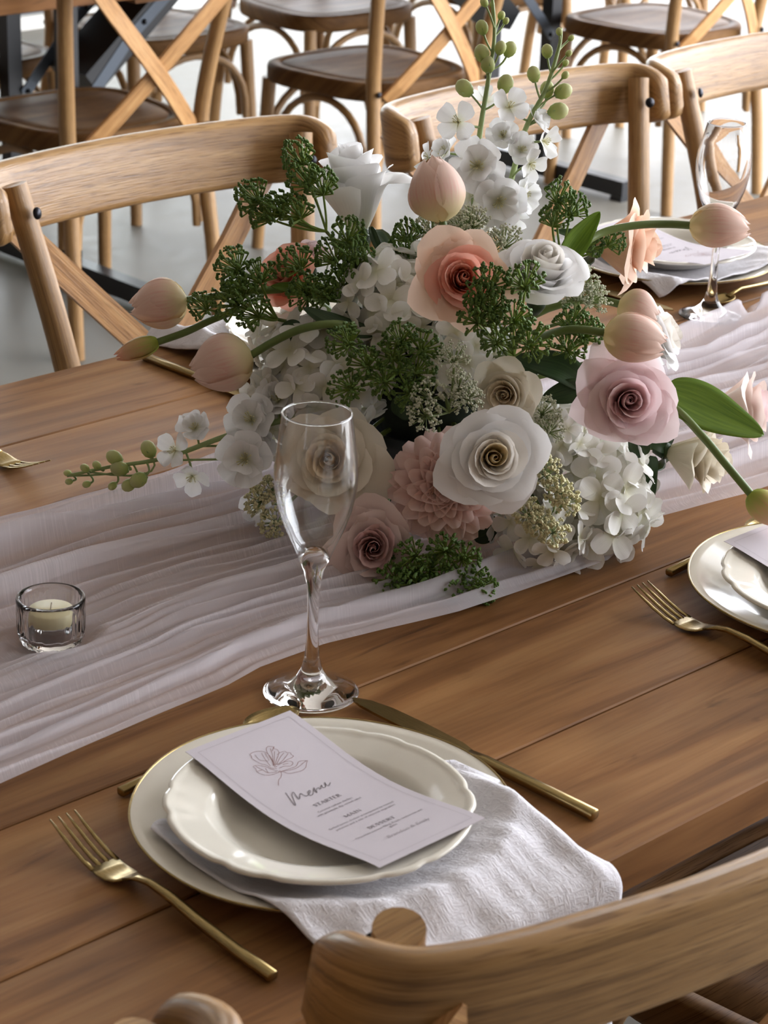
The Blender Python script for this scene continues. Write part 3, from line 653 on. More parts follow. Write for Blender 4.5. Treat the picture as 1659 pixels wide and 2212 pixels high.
SERIF = {  # heavy and fine strokes on a unit letter box: (x0, y0, x1, y1, weight)
 'S': [(0.55, 0.85, 0.30, 1.0, 0), (0.30, 1.0, 0.08, 0.80, 1), (0.08, 0.80, 0.52, 0.40, 1), (0.52, 0.40, 0.35, 0.0, 1), (0.35, 0.0, 0.06, 0.18, 0), (0.55, 0.85, 0.55, 1.0, 0)],
 'T': [(0.0, 1.0, 0.7, 1.0, 0), (0.35, 1.0, 0.35, 0.0, 1), (0.2, 0.0, 0.5, 0.0, 0), (0.0, 1.0, 0.0, 0.82, 0), (0.7, 1.0, 0.7, 0.82, 0)],
 'A': [(0.0, 0.0, 0.34, 1.0, 0), (0.34, 1.0, 0.72, 0.0, 1), (0.14, 0.36, 0.56, 0.36, 0), (0.6, 0.0, 0.84, 0.0, 0), (-0.08, 0.0, 0.1, 0.0, 0)],
 'R': [(0.12, 0.0, 0.12, 1.0, 1), (0.0, 1.0, 0.4, 1.0, 0), (0.4, 1.0, 0.55, 0.76, 1), (0.55, 0.76, 0.4, 0.52, 1), (0.4, 0.52, 0.12, 0.52, 0), (0.38, 0.52, 0.7, 0.0, 1), (0.0, 0.0, 0.25, 0.0, 0)],
 'E': [(0.12, 0.0, 0.12, 1.0, 1), (0.0, 1.0, 0.55, 1.0, 0), (0.12, 0.52, 0.42, 0.52, 0), (0.0, 0.0, 0.58, 0.0, 0), (0.55, 1.0, 0.55, 0.82, 0), (0.58, 0.0, 0.58, 0.2, 0)],
 'M': [(0.08, 0.0, 0.08, 1.0, 0), (0.08, 1.0, 0.45, 0.1, 1), (0.45, 0.1, 0.82, 1.0, 0), (0.82, 1.0, 0.82, 0.0, 1), (0.0, 0.0, 0.18, 0.0, 0), (0.7, 0.0, 0.95, 0.0, 0)],
 'I': [(0.15, 0.0, 0.15, 1.0, 1), (0.02, 0.0, 0.28, 0.0, 0), (0.02, 1.0, 0.28, 1.0, 0)],
 'N': [(0.08, 0.0, 0.08, 1.0, 0), (0.06, 1.0, 0.66, 0.0, 1), (0.66, 0.0, 0.66, 1.0, 0), (0.0, 0.0, 0.18, 0.0, 0), (0.56, 1.0, 0.76, 1.0, 0)],
 'D': [(0.12, 0.0, 0.12, 1.0, 1), (0.0, 1.0, 0.36, 1.0, 0), (0.36, 1.0, 0.66, 0.7, 1), (0.66, 0.7, 0.66, 0.3, 1), (0.66, 0.3, 0.36, 0.0, 1), (0.36, 0.0, 0.0, 0.0, 0)]}
SERIF_W = {'S': 0.62, 'T': 0.72, 'A': 0.8, 'R': 0.7, 'E': 0.62, 'M': 0.95, 'I': 0.3, 'N': 0.78, 'D': 0.72}
def serif_onto(g, word, uc, vc, h, width):
    tot = sum(SERIF_W[c]+0.14 for c in word)-0.14; k = width/tot; x = uc-width/2
    for c in word:
        for (xa, ya, xb, yb, wt) in SERIF[c]: stroke_ribbon(g, [(x+xa*k, vc-ya*h), (x+xb*k, vc-yb*h)], 0.00062 if wt else 0.00028)
        x += (SERIF_W[c]+0.14)*k
def menu_card(label, mat, printed=True):
    nu, nv = 7, 40; v = [card_pt(CARD_W*i/(nu-1), CARD_L*j/(nv-1)) for i in range(nu) for j in range(nv)]
    o = obj('menu_card', make_mesh('menu_card', v, [tuple(reversed(f)) for f in grid_faces(nu, nv)], PAPER, smooth=False)); o.matrix_world = mat
    m = o.modifiers.new('thickness', 'SOLIDIFY'); m.thickness = 0.00035; m.offset = -1.0 
    tag(o, label, 'menu', 'menu cards on the plates')
    g = MB()
    e = 0.0065
    for a, c in (((e, e), (CARD_W-e, e)), ((e, CARD_L-e), (CARD_W-e, CARD_L-e))): stroke_ribbon(g, [a, c], 0.00025)
    for u in (e, CARD_W-e): stroke_ribbon(g, [(u, e+(CARD_L-2*e)*k/12) for k in range(13)], 0.00025)
    obj('border_line', g.mesh('border_line', INK_LIGHT, False), o)
    g = MB()
    for st in FLOWER_STROKES: stroke_ribbon(g, st, 0.00034)
    obj('flower_drawing', g.mesh('flower_drawing', INK_ROSE, False), o)
    g = MB(); stroke_ribbon(g, MENU_STROKE, 0.00058); obj('script_title', g.mesh('script_title', INK, False), o)
    if printed:
        for word, uc, vc, w in (('STARTER', 0.0455, 0.1065, 0.0245), ('MAIN', 0.0458, 0.1335, 0.0150), ('DESSERT', 0.0485, 0.1605, 0.0245)):
            g = MB(); serif_onto(g, word, uc, vc, 0.0036, w); obj('course_heading', g.mesh('course_heading', INK, False), o)
    g = MB()
    for tx, uc, vc, w in (('Coconut cashew chicken', 0.0455, 0.1145, 0.0320), ('with pineapple dip, mixed salad', 0.0455, 0.1187, 0.0410), ('Grilled lemon chicken accompanied by roasted', 0.0475, 0.1402, 0.0600), ('potatoes and a side of seasonal vegetables', 0.0475, 0.1446, 0.0550), ('Chocolate mousse filling, Fresh raspberries and', 0.0500, 0.1662, 0.0620), ('glaze', 0.0500, 0.1702, 0.0070)):
        text_onto(g, tx, uc, vc, 0.003, w)
    obj('course_text', g.mesh('course_text', INK, False), o)
    g = MB(); text_onto(g, 'Brandon & Emily', 0.0530, 0.1825, 0.004, 0.0400, 0.35); obj('signature', g.mesh('signature', INK_LIGHT, False), o)
    return o
def fork(label, mat):
    r = thing('fork', label, 'fork', mat, group='gold forks'); obj('handle', CUT['fork_handle'], r); h = obj('head', CUT['fork_head'], r)
    for k in range(4): o = obj('tine', CUT['tine'], h); o.location.x = (-1.5+k)*0.0068
def knife(label, mat):
    r = thing('knife', label, 'knife', mat, group='gold knives'); obj('handle', CUT['knife_handle'], r); obj('blade', CUT['blade'], r)
def spoon(label, mat):
    r = thing('dessert_spoon', label, 'spoon', mat, group='gold dessert spoons'); obj('handle', CUT['spoon_handle'], r); obj('bowl', CUT['spoon_bowl'], r)
def place(cx, cy, face, lab, nap=None, parts='cpfksm', fdx=0.0):
    B = Matrix.Translation((cx, cy, T)) @ Matrix.Rotation(0 if face > 0 else math.pi, 4, 'Z')
    R = lambda x, y, z=0.0, rz=0.0, tilt=(0, 0): B @ Matrix.Translation((x, y, z)) @ Matrix.Rotation(rz, 4, 'Z') @ Matrix.Rotation(tilt[0], 4, 'X') @ Matrix.Rotation(tilt[1], 4, 'Y')
    if 'c' in parts:
        r = thing('charger_plate', 'cream charger plate with thin gold rim ' + lab, 'plate', R(0, 0), group='gold rimmed charger plates')
        obj('plate_body', CHG[0], r); obj('gold_rim', CHG[1], r)
    if nap: napkin('white textured linen napkin ' + nap[0], R(0, 0), *nap[1:])
    if 'p' in parts:
        o = obj('scalloped_plate', PLATE); o.matrix_world = R(-0.010, -0.008 if nap else -0.010, 0.0085 if nap else 0.0062, 0.35)
        tag(o, 'ivory plate with scalloped beaded edge ' + lab, 'plate', 'scalloped ivory plates')
    if 'm' in parts: menu_card('white printed menu card with flower drawing ' + lab, R(0, 0, 0.0 if nap else -0.0022))
    if 'f' in parts: fork('gold fork ' + lab, R(-0.145+fdx, -0.002, 0, -0.01))
    if 'k' in parts: knife('gold knife ' + lab, R(0.156, 0.003, 0, 0.03))
    if 's' in parts: spoon('gold dessert spoon ' + lab, R(0.010, 0.136, 0, -math.pi/2+0.07))
place(0, 0, 1, 'of the place setting with the readable menu', ('draped over the near table edge beside the gold knife', 0.062, 0.25, 0.006, 1))
place(0.608, 0.0, 1, 'of the place setting beside the drooping tulip bud')
place(1.283, 0.762, -1, 'of the place setting behind the tapered flute', ('under the plate behind the tapered flute', 0.115, 0.22, 0.004, 2))
place(0.690, 0.772, -1, 'of the place setting hidden behind the flowers', ('hanging over the far table edge behind the left tulips', 0.06, 0.22, 0.012, 3), 'cpfks')
place(0.088, 0.768, -1, 'whose tines point at the white flower spray', None, 'f')

# ---- glasses
def flute_mesh(rim):
    k = rim/0.0266
    o = [(0.0004, 0.0), (0.030, 0.0), (0.0365, 0.0008), (0.0377, 0.0018), (0.0368, 0.0028), (0.028, 0.0050), (0.0190, 0.0085), (0.0125, 0.0140), (0.0085, 0.0210), (0.0060, 0.0320), (0.0048, 0.0480), (0.0043, 0.0640), (0.0045, 0.0800), (0.0054, 0.0940), (0.0078, 0.1060), (0.0122, 0.1160), (0.0172, 0.1285), (0.0232, 0.1420), (0.0285, 0.1575), (0.0317, 0.1750), (0.0321, 0.1860), (0.0311, 0.1990), (0.0290*(0.5+0.5*k), 0.2150), (0.0266*k, 0.2335), (0.0264*k, 0.2343), (0.0259*k, 0.2343), (0.0258*k, 0.2335)]
    i = [(0.0282*(0.5+0.5*k), 0.2150), (0.0303, 0.1990), (0.0312, 0.1860), (0.0307, 0.1750), (0.0273, 0.1583), (0.0215, 0.1440), (0.0150, 0.1310), (0.0085, 0.1235), (0.0004, 0.1212)]
    k0 = 15                                         # the bowl's thin wall starts where the stem opens out
    g = MB(); g.add(*lathe(o[k0:]+i[:-2]+[(0.0108, 0.1262), (0.0100, 0.1245), (0.0118, 0.1180)], 72)); bowl = g.mesh('bowl', THIN_GLASS)
    g = MB(); g.add(*lathe(o[:k0+1]+[(0.0100, 0.1200), (0.0080, 0.1226), (0.0004, 0.1212)], 72)); return bowl, g.mesh('stem_and_foot', GLASS)
def make_thin_glass():
    m, nt, nd, lk, p = new_mat('thin_clear_glass')
    tr = N(nd, 'ShaderNodeBsdfTransparent'); tr.inputs[0].default_value = (0.985, 0.99, 0.99, 1)
    gl = N(nd, 'ShaderNodeBsdfGlossy'); gl.inputs['Roughness'].default_value = 0.01
    fr = N(nd, 'ShaderNodeLayerWeight'); fr.inputs[0].default_value = 0.5
    pw = N(nd, 'ShaderNodeMath', operation='POWER'); lk.new(fr.outputs['Facing'], pw.inputs[0]); pw.inputs[1].default_value = 2.6
    ma = N(nd, 'ShaderNodeMath', operation='MULTIPLY_ADD'); lk.new(pw.outputs[0], ma.inputs[0]); ma.inputs[1].default_value = 0.8; ma.inputs[2].default_value = 0.05
    ms = N(nd, 'ShaderNodeMixShader'); lk.new(ma.outputs[0], ms.inputs[0]); lk.new(tr.outputs[0], ms.inputs[1]); lk.new(gl.outputs[0], ms.inputs[2])
    lk.new(ms.outputs[0], nd['Material Output'].inputs['Surface'])
    return m
THIN_GLASS = make_thin_glass()
def flute(label, x, y, rim, mat=None):
    r = thing('champagne_flute', label, 'glass', loc=(x, y, T+0.0014), group='champagne flutes')
    g = MB(); g.add(*tube([(math.cos(k*math.pi/36)*rim*0.985, math.sin(k*math.pi/36)*rim*0.985, 0.2343) for k in range(73)], 0.00075, 8, cap=False)); obj('rim', g.mesh('rim', GLASS), r)
    bw, st = flute_mesh(rim); bw.materials[0] = mat or THIN_GLASS; obj('bowl', bw, r); obj('stem_and_foot', st, r)
flute('clear champagne flute standing at the edge of the runner before the cream rose', 0.1347, 0.1628, 0.0266)
flute('clear flute with narrow tapered rim behind the sideways tulip', 1.160, 0.596, 0.0228, GLASS)

# ---- tealight
WAX = plain('cream_wax', srgb(222, 212, 170), 0.45, noise_amt=0.02)
def tealight():
    r = thing('tealight_holder', 'fluted clear glass tealight holder with cream wax on the gauze runner', 'candle', loc=(0.025, 0.356, T+0.0075))
    def rf(q, z, a, i):
        if q < 0.022 or i > 14: return q*(1-0.006*abs(math.sin(14*a))) if q > 0.018 and z > 0.006 else q
        return q*(1+0.034*abs(math.sin(14*a))*min(1, max(0, (0.036-z)/0.006))) if z > 0.010 else q*(1+0.030*math.sin(14*a+math.pi*2*z/0.007))
    o = [(0.0004, 0.0), (0.019, 0.0), (0.0232, 0.0012), (0.0252, 0.0036), (0.0262, 0.0065), (0.0266, 0.0095), (0.0268, 0.014), (0.0270, 0.020), (0.0272, 0.026), (0.0274, 0.032), (0.0277, 0.036), (0.0280, 0.0385), (0.0276, 0.0405), (0.0262, 0.0412), (0.0248, 0.0402)]
    i = [(0.0238, 0.037), (0.0232, 0.030), (0.0226, 0.020), (0.0222, 0.011), (0.0205, 0.0065), (0.0004, 0.0058)]
    g = MB(); g.add(*lathe(o+i, 112, rf)); obj('glass_cup', g.mesh('glass_cup', GLASS), r)
    g = MB(); g.add(*lathe([(0.0004, 0.0195), (0.0180, 0.0195), (0.0186, 0.0202), (0.0186, 0.0288), (0.0178, 0.0300), (0.0004, 0.0296)], 40)); w = obj('wax', g.mesh('wax', WAX), r)
    g = MB(); g.add(*tube([(0, 0, 0.0296), (0.0004, 0, 0.0325), (0.0012, 0.0003, 0.035)], 0.0006, 6)); obj('wick', g.mesh('wick', plain('wick', srgb(220, 214, 200), 0.9)), w)
    g = MB(); g.add(*lathe([(0.0004, 0.0068), (0.0186, 0.0068), (0.0190, 0.0074), (0.0190, 0.0192), (0.0182, 0.0192), (0.0182, 0.0076), (0.0004, 0.0076)], 40)); obj('clear_liner', g.mesh('clear_liner', GLASS), r)
tealight()

# ================================================================== gauze runner
def gauze_mat():
    m, nt, nd, lk, p = new_mat('cotton_gauze')
    tc = N(nd, 'ShaderNodeTexCoord'); at = N(nd, 'ShaderNodeAttribute', attribute_name='density')
    mp = N(nd, 'ShaderNodeMapping'); mp.inputs['Scale'].default_value = (700, 90, 1); lk.new(tc.outputs['UV'], mp.inputs['Vector'])
    nz = N(nd, 'ShaderNodeTexNoise', Scale=1.0, Detail=1.0); lk.new(mp.outputs['Vector'], nz.inputs['Vector'])
    mp2 = N(nd, 'ShaderNodeMapping'); mp2.inputs['Scale'].default_value = (8, 60, 1); lk.new(tc.outputs['UV'], mp2.inputs['Vector'])
    n2 = N(nd, 'ShaderNodeTexNoise', Scale=1.0, Detail=3.0); lk.new(mp2.outputs['Vector'], n2.inputs['Vector'])
    p.inputs['Base Color'].default_value = (*srgb(240, 235, 240), 1); p.inputs['Roughness'].default_value = 0.95; p.inputs['Specular IOR Level'].default_value = 0.05
    bp = N(nd, 'ShaderNodeBump', Strength=0.35, Distance=0.0007); lk.new(nz.outputs['Fac'], bp.inputs['Height']); lk.new(bp.outputs['Normal'], p.inputs['Normal'])
    tl = N(nd, 'ShaderNodeBsdfTranslucent'); tl.inputs[0].default_value = (*srgb(232, 226, 230), 1)
    m1 = N(nd, 'ShaderNodeMixShader'); m1.inputs[0].default_value = 0.25; lk.new(p.outputs[0], m1.inputs[1]); lk.new(tl.outputs[0], m1.inputs[2])
    tr = N(nd, 'ShaderNodeBsdfTransparent')
    # how much cloth lies there: gathered folds are dense, stretched valleys let the table show
    ad = N(nd, 'ShaderNodeMath', operation='MULTIPLY_ADD'); lk.new(n2.outputs['Fac'], ad.inputs[0]); ad.inputs[1].default_value = 0.5; lk.new(at.outputs['Fac'], ad.inputs[2])
    a2 = N(nd, 'ShaderNodeMath', operation='MULTIPLY_ADD'); lk.new(nz.outputs['Fac'], a2.inputs[0]); a2.inputs[1].default_value = 0.35; lk.new(ad.outputs[0], a2.inputs[2])
    mr = N(nd, 'ShaderNodeMapRange'); lk.new(a2.outputs[0], mr.inputs['Value'])
    mr.inputs['From Min'].default_value = 0.45; mr.inputs['From Max'].default_value = 1.05; mr.inputs['To Min'].default_value = 0.46; mr.inputs['To Max'].default_value = 0.98
    m2 = N(nd, 'ShaderNodeMixShader'); lk.new(mr.outputs[0], m2.inputs[0]); lk.new(tr.outputs[0], m2.inputs[1]); lk.new(m1.outputs[0], m2.inputs[2])
    lk.new(m2.outputs[0], nd['Material Output'].inputs['Surface'])
    return m
GAUZE = gauze_mat()
def runner():
    rn = random.Random(11); nx, ny = 520, 240; X0, X1 = -0.75, 2.70
    xs = np.linspace(0, 1, nx); xs = X0+(X1-X0)*xs
    wob = lambda x, ph, a: a*(np.sin(2.3*x+ph)+0.6*np.sin(5.1*x+1.7*ph)+0.35*np.sin(11*x+2.9*ph))
    lo = 0.187+np.interp(xs, [-0.75, -0.15, 0.08, 0.12, 0.19, 0.32, 0.5, 0.60, 0.72, 1.0, 2.7], [0.0, -0.003, 0.010, 0.018, 0.018, -0.006, -0.014, 0.024, 0.008, 0.0, 0.0])+wob(xs, 0.3, 0.0022)
    hi = 0.572+np.interp(xs, [-0.75, 0.13, 0.3, 0.6, 1.0, 1.25, 2.7], [0.0, 0.012, -0.004, -0.01, -0.035, 0.010, 0.0])+wob(xs, 2.0, 0.003)
    v01 = np.linspace(0, 1, ny)
    Y = lo[:, None]+(hi-lo)[:, None]*v01[None, :]; Xg = np.repeat(xs[:, None], ny, 1)
    Hh = np.zeros_like(Y); dens = np.zeros_like(Y)
    wd = hi-lo
    for k in range(44):
        c = (k+0.5)/44+rn.uniform(-0.02, 0.02); ph = rn.uniform(0, 6.28); am = rn.uniform(0.005, 0.022)
        yc = c+wob(xs, ph, rn.uniform(0.008, 0.02))+rn.uniform(-0.03, 0.03)*(xs-0.6)
        w = rn.uniform(0.006, 0.022)
        env = np.clip(0.55+0.75*np.sin(rn.uniform(1.2, 3.5)*xs+rn.uniform(0, 6.28)), 0.05, 1.2)
        d = (v01[None, :]-yc[:, None])/w
        sk = np.where(d > 0, 1.0, 1.9)             # ridges lean: one side steeper
        bump = np.exp(-(d*sk)**2)*env[:, None]
        Hh += am*bump; dens += bump*0.75
    # crinkles, stronger to the right where the cloth is bunched crosswise
    cr = np.zeros_like(Y)
    for k in range(26):
        th = rn.uniform(-0.9, 0.9); f0 = rn.uniform(60, 190); ph = rn.uniform(0, 6.28)
        cr += np.sin(f0*(Xg*math.sin(th)*0.5+Y*math.cos(th))+ph+2.5*np.sin(9*Xg+ph*2)+1.5*np.sin(23*Y+ph))
    cr /= 26**0.5
    amp = 0.0011+0.0026*np.clip((Xg-0.6)/0.5, 0, 1)
    Hh += amp*cr+0.0012*np.sin(3*Xg+20*Y)
    dens += 0.28*np.clip((Xg-0.5)/0.4, 0, 1)
    e = np.minimum(v01, 1-v01)[None, :]*wd[:, None]
    Hh *= np.clip(e/0.006, 0.25, 1.0); dens += np.exp(-(e/0.010)**2)*0.9; Hh += 0.0022*np.exp(-((e-0.006)/0.005)**2)
    Hh -= Hh.min(); Hh += 0.0008
    # pressed flat under the candle, the glass foot and the vase
    for (px, py, r, cap) in ((0.025, 0.356, 0.029, 0.0068), (0.5, 0.40, 0.07, 0.004), (1.16, 0.596, 0.038, 0.0009)):
        dd = np.hypot(Xg-px, Y-py); wgt = np.clip((dd-r)/0.02, 0, 1); Hh = np.where(dd < r+0.02, np.minimum(Hh, cap+wgt*0.02), Hh)
    verts = np.stack([Xg, Y, Hh], -1).reshape(-1, 3)
    uv = np.stack([Xg, np.repeat(v01[None, :], nx, 0)*0.385], -1).reshape(-1, 2)
    me = make_mesh('table_runner', verts.tolist(), grid_faces(nx, ny), GAUZE, uv)
    at = me.attributes.new('density', 'FLOAT', 'POINT'); at.data.foreach_set('value', dens.astype(np.float32).ravel())
    o = obj('table_runner', me); o.location = (0, 0, T)
    tag(o, 'crinkled white cotton gauze runner laid along the table', 'runner')
runner()

# ================================================================== flowers
CENTRE = Vector((0.50, 0.40, T+0.14)); RAD = 0.165
D0 = (CENTRE-CAM).dot(FW); PPM = F_PX/D0
def view_pt(px, py, depth):
    return CAM + (FW + CR*((px-W_PX/2)/F_PX) - CU*((py-H_PX/2)/F_PX))*depth
def at(px, py, d=None):
    """a point of the arrangement seen at pixel (px, py), d metres nearer than its middle"""
    if d is None:
        q = view_pt(px, py, D0)-CENTRE; d = math.sqrt(max(0.0, RAD**2-min(q.length, RAD)**2))
    P = view_pt(px, py, D0-d)
    return P
def vdir(r, u, t): return (CR*r + CU*u - FW*t).normalized()

C_WHITE = srgb(240, 238, 236); C_CREAM = srgb(236, 228, 212)
PM = dict(
 white=petal_mat('white_petal', srgb(214, 214, 190), srgb(236, 234, 230), srgb(243, 242, 242), 0.30),
 white_in=petal_mat('white_inner_petal', srgb(238, 222, 188), srgb(238, 230, 216), srgb(242, 238, 232), 0.30),
 yellow_in=petal_mat('honey_inner_petal', srgb(246, 220, 156), srgb(246, 226, 176), srgb(246, 234, 206), 0.42),
 cream=petal_mat('cream_petal', srgb(206, 196, 158), srgb(228, 218, 198), srgb(236, 228, 212), 0.30),
 cream_in=petal_mat('cream_inner_petal', srgb(240, 214, 178), srgb(241, 221, 192), srgb(242, 229, 208), 0.40),
 coral=petal_mat('coral_petal', srgb(242, 138, 104), srgb(244, 162, 136), srgb(246, 188, 168), 0.35),
 peach=petal_mat('peach_petal', srgb(240, 184, 144), srgb(243, 204, 174), srgb(246, 218, 198), 0.35),
 pink=petal_mat('pale_pink_petal', srgb(232, 196, 194), srgb(238, 208, 208), srgb(243, 224, 226), 0.33),
 pink_in=petal_mat('pink_inner_petal', srgb(242, 192, 192), srgb(243, 206, 206), srgb(244, 218, 220), 0.40),
 blush=petal_mat('blush_petal', srgb(226, 206, 184), srgb(234, 216, 204), srgb(238, 222, 214), 0.33),
 mauve=petal_mat('mauve_petal', srgb(204, 156, 150), srgb(216, 174, 170), srgb(226, 194, 190), 0.32),
 mauve_out=petal_mat('mauve_outer_petal', srgb(210, 174, 166), srgb(222, 194, 188), srgb(232, 212, 206), 0.32),
 dahlia=petal_mat('dahlia_petal', srgb(240, 194, 182), srgb(243, 210, 200), srgb(246, 224, 216), 0.40),
 tulip=petal_mat('tulip_petal', srgb(226, 216, 160), srgb(236, 208, 192), srgb(240, 216, 204), 0.33, srgb(230, 176, 164)),
 tulip_green=petal_mat('tulip_bud_petal', srgb(150, 170, 60), srgb(206, 188, 120), srgb(236, 180, 160), 0.3, srgb(226, 140, 128)),
 hyd=petal_mat('hydrangea_petal', srgb(206, 204, 170), srgb(234, 232, 222), srgb(240, 239, 236), 0.30),
 stock=petal_mat('stock_petal', srgb(214, 214, 180), srgb(236, 235, 232), srgb(241, 241, 242), 0.36),
 bud=petal_mat('bud_petal', srgb(150, 166, 84), srgb(190, 196, 130), srgb(206, 206, 160), 0.3))
def green_mat(name, c1, c2, rough=0.45, transl=0.25):
    m, nt, nd, lk, p = new_mat(name)
    tc = N(nd, 'ShaderNodeTexCoord'); mp = N(nd, 'ShaderNodeMapping'); mp.inputs['Scale'].default_value = (18, 2, 1)
    nz = N(nd, 'ShaderNodeTexNoise', Scale=1.0, Detail=3.0); lk.new(tc.outputs['UV'], mp.inputs['Vector']); lk.new(mp.outputs['Vector'], nz.inputs['Vector'])
    r = ramp(nd, [(0.3, c1), (0.7, c2)]); lk.new(nz.outputs['Fac'], r.inputs['Fac']); lk.new(r.outputs['Color'], p.inputs['Base Color'])
    p.inputs['Roughness'].default_value = rough; p.inputs['Specular IOR Level'].default_value = 0.4
    tr = N(nd, 'ShaderNodeBsdfTranslucent'); lk.new(r.outputs['Color'], tr.inputs['Color'])
    ms = N(nd, 'ShaderNodeMixShader'); ms.inputs[0].default_value = transl
    lk.new(p.outputs[0], ms.inputs[1]); lk.new(tr.outputs[0], ms.inputs[2]); lk.new(ms.outputs[0], nd['Material Output'].inputs['Surface'])
    return m
LEAF = green_mat('tulip_leaf', srgb(92, 122, 40), srgb(126, 154, 54), 0.32, 0.4)
LEAF_DARK = green_mat('dark_leaf', srgb(38, 58, 34), srgb(58, 82, 44), 0.4, 0.15)
STEM = green_mat('stem_green', srgb(88, 106, 52), srgb(116, 134, 72), 0.4, 0.1)
STEM_PALE = green_mat('pale_stem', srgb(134, 152, 96), srgb(164, 178, 118), 0.45, 0.2)
RAY = green_mat('umbel_ray', srgb(112, 138, 56), srgb(158, 180, 86), 0.45, 0.2)
TIP = green_mat('umbel_tip', srgb(64, 94, 40), srgb(108, 138, 58), 0.5, 0.1)
WTIP = green_mat('lace_floret', srgb(206, 210, 178), srgb(232, 232, 216), 0.6, 0.2)
YTIP = green_mat('lacecap_bud', srgb(222, 216, 166), srgb(238, 233, 196), 0.6, 0.2)

def sample_petal(fn, na, nb, mat, name='petal'):
    v, uv = [], []
    for i in range(na):
        a = -1+2*i/(na-1)
        for j in range(nb):
            b2 = j/(nb-1); v.append(fn(a, b2)); uv.append((a*0.5+0.5, b2))
    return make_mesh(name, v, grid_faces(na, nb), mat, uv)
def rose(px, py, diam, face, outer, inner, label, d=None, openv=0.7, tall=1.0, n=20, seed=1, ruffle=0.35, roll=0.0, sepal=False, name='rose', cat='flower', mid=None, t_in=0.45, point=0.5, off=0.35):
    rn = random.Random(seed); P = at(px, py, d); dep = (P-CAM).dot(FW); R = diam/2*dep/F_PX
    R *= 1.1; ax = vdir(*face); H = R*(1.2 if face[2] < 0.8 else 0.95)*tall
    mat = axis_matrix(P-ax*H*off, ax, roll)
    r0 = thing(name, label, cat, mat, group='cut flowers of the arrangement')
    n = int(n*1.3)
    for i in range(n):
        t = i/(n-1); th0 = i*2.39996+rn.uniform(-0.2, 0.2)
        rt = R*(0.11+0.71*t**1.05)*min(1.0, 0.66+0.34*openv/0.85)*(1+0.09*t*rn.uniform(-1, 1)); hh2 = H*((0.90+0.03*math.sin(math.pi*min(1, t*1.3))-0.16*t)+rn.uniform(-0.02, 0.02))
        span = 1.9*(1-t)**1.3+0.92+rn.uniform(-0.06, 0.06)
        cl = openv*max(0, (t-0.30)/0.70)*rn.uniform(0.7, 1.5)
        inw = 0.80*max(0, 1-t*3.6)
        wv = (0.25+ruffle)*R*0.055*(0.3+t); ph = rn.uniform(0, 6.28); tw = rn.uniform(0.06, 0.14)+0.16*(1-t); sd = rn.uniform(0, 50)
        def fn(a, b2):
            top = 1-(0.20+0.10*t)*abs(a)**2.6 + point*0.10*t*max(0, 1-abs(a)*2.2)
            bb = b2*top
            w = span*(0.42+0.58*math.sin(math.pi/2*min(1, bb*1.7+0.06)))
            r = rt*(0.40*(1-(1-min(1, bb))**2.4)**0.62 + 0.60*bb**1.7)*(1-inw*bb**3)
            z = hh2*bb
            k = max(0, (bb-0.66)/0.34)
            r += cl*R*0.19*k**1.2; z -= cl*H*0.36*k**2.0
            ed = abs(a)**3
            r += (cl*R*0.10*ed*bb + wv*bb**2*math.sin(3.1*a+ph))
            z += wv*0.9*bb**2*math.sin(4.3*a+ph*1.7) + 0.05*R*noise.noise(Vector((a*1.8+sd, bb*1.5, t*3)))*bb
            r *= 1+tw*a
            r += 0.05*R*noise.noise(Vector((a*1.6, bb*2+sd, 3.3)))*bb*(0.3+0.7*t)
            th = th0+a*w
            return (r*math.cos(th), r*math.sin(th), z)
        m = inner if t < t_in*0.6 else (mid or (inner if t < t_in else outer)) if t < t_in+0.12 else outer
        obj('petal', sample_petal(fn, 11, 9, PM[m]), r0)
    if sepal: sepals(r0, R, 0.0)
    g = MB(); g.add(*lathe([(0.0003, -0.012), (R*0.10, -0.010), (R*0.17, 0.0), (R*0.14, R*0.10), (0.0003, R*0.12)], 10)); obj('calyx', g.mesh('calyx', LEAF_DARK), r0)
    stem_to_core(r0, P-ax*H*off-ax*0.011, ax)
    return r0
def stem_to_core(r0, P, ax, r=0.0026, mat=None, core=None, bow=0.06):
    """stem from the base of a bloom into the vase"""
    core = core or Vector((0.5, 0.40, T+0.10)); c = P+(core-P)*0.25-ax*bow
    pts = bez(P+ax*0.004, c, P+(core-P)*0.8, 7); inv = r0.matrix_world.inverted() if r0.matrix_world != Matrix.Identity(4) else Matrix.Identity(4)
    for q in pts: q.z = max(q.z, T+0.012)
    g = MB(); g.add(*tube([inv @ q for q in pts], r, 7)); obj('stem', g.mesh('stem', mat or STEM), r0)
def sepals(r0, R, z):
    for k in range(5):
        a0 = k*2*math.pi/5
        def fn(a, b2):
            w = R*0.16*math.sin(math.pi*(0.12+0.86*b2))**0.8*(1-0.4*b2); rr = R*(0.10+0.75*b2*(1-0.25*b2)); zz = z-R*0.55*b2**1.6+R*0.10*math.sin(b2*5)+abs(a)*R*0.04
            x, y = rr, a*w; return (x*math.cos(a0)-y*math.sin(a0), x*math.sin(a0)+y*math.cos(a0), zz)
        obj('sepal', sample_petal(fn, 5, 8, LEAF_DARK, 'sepal'), r0)
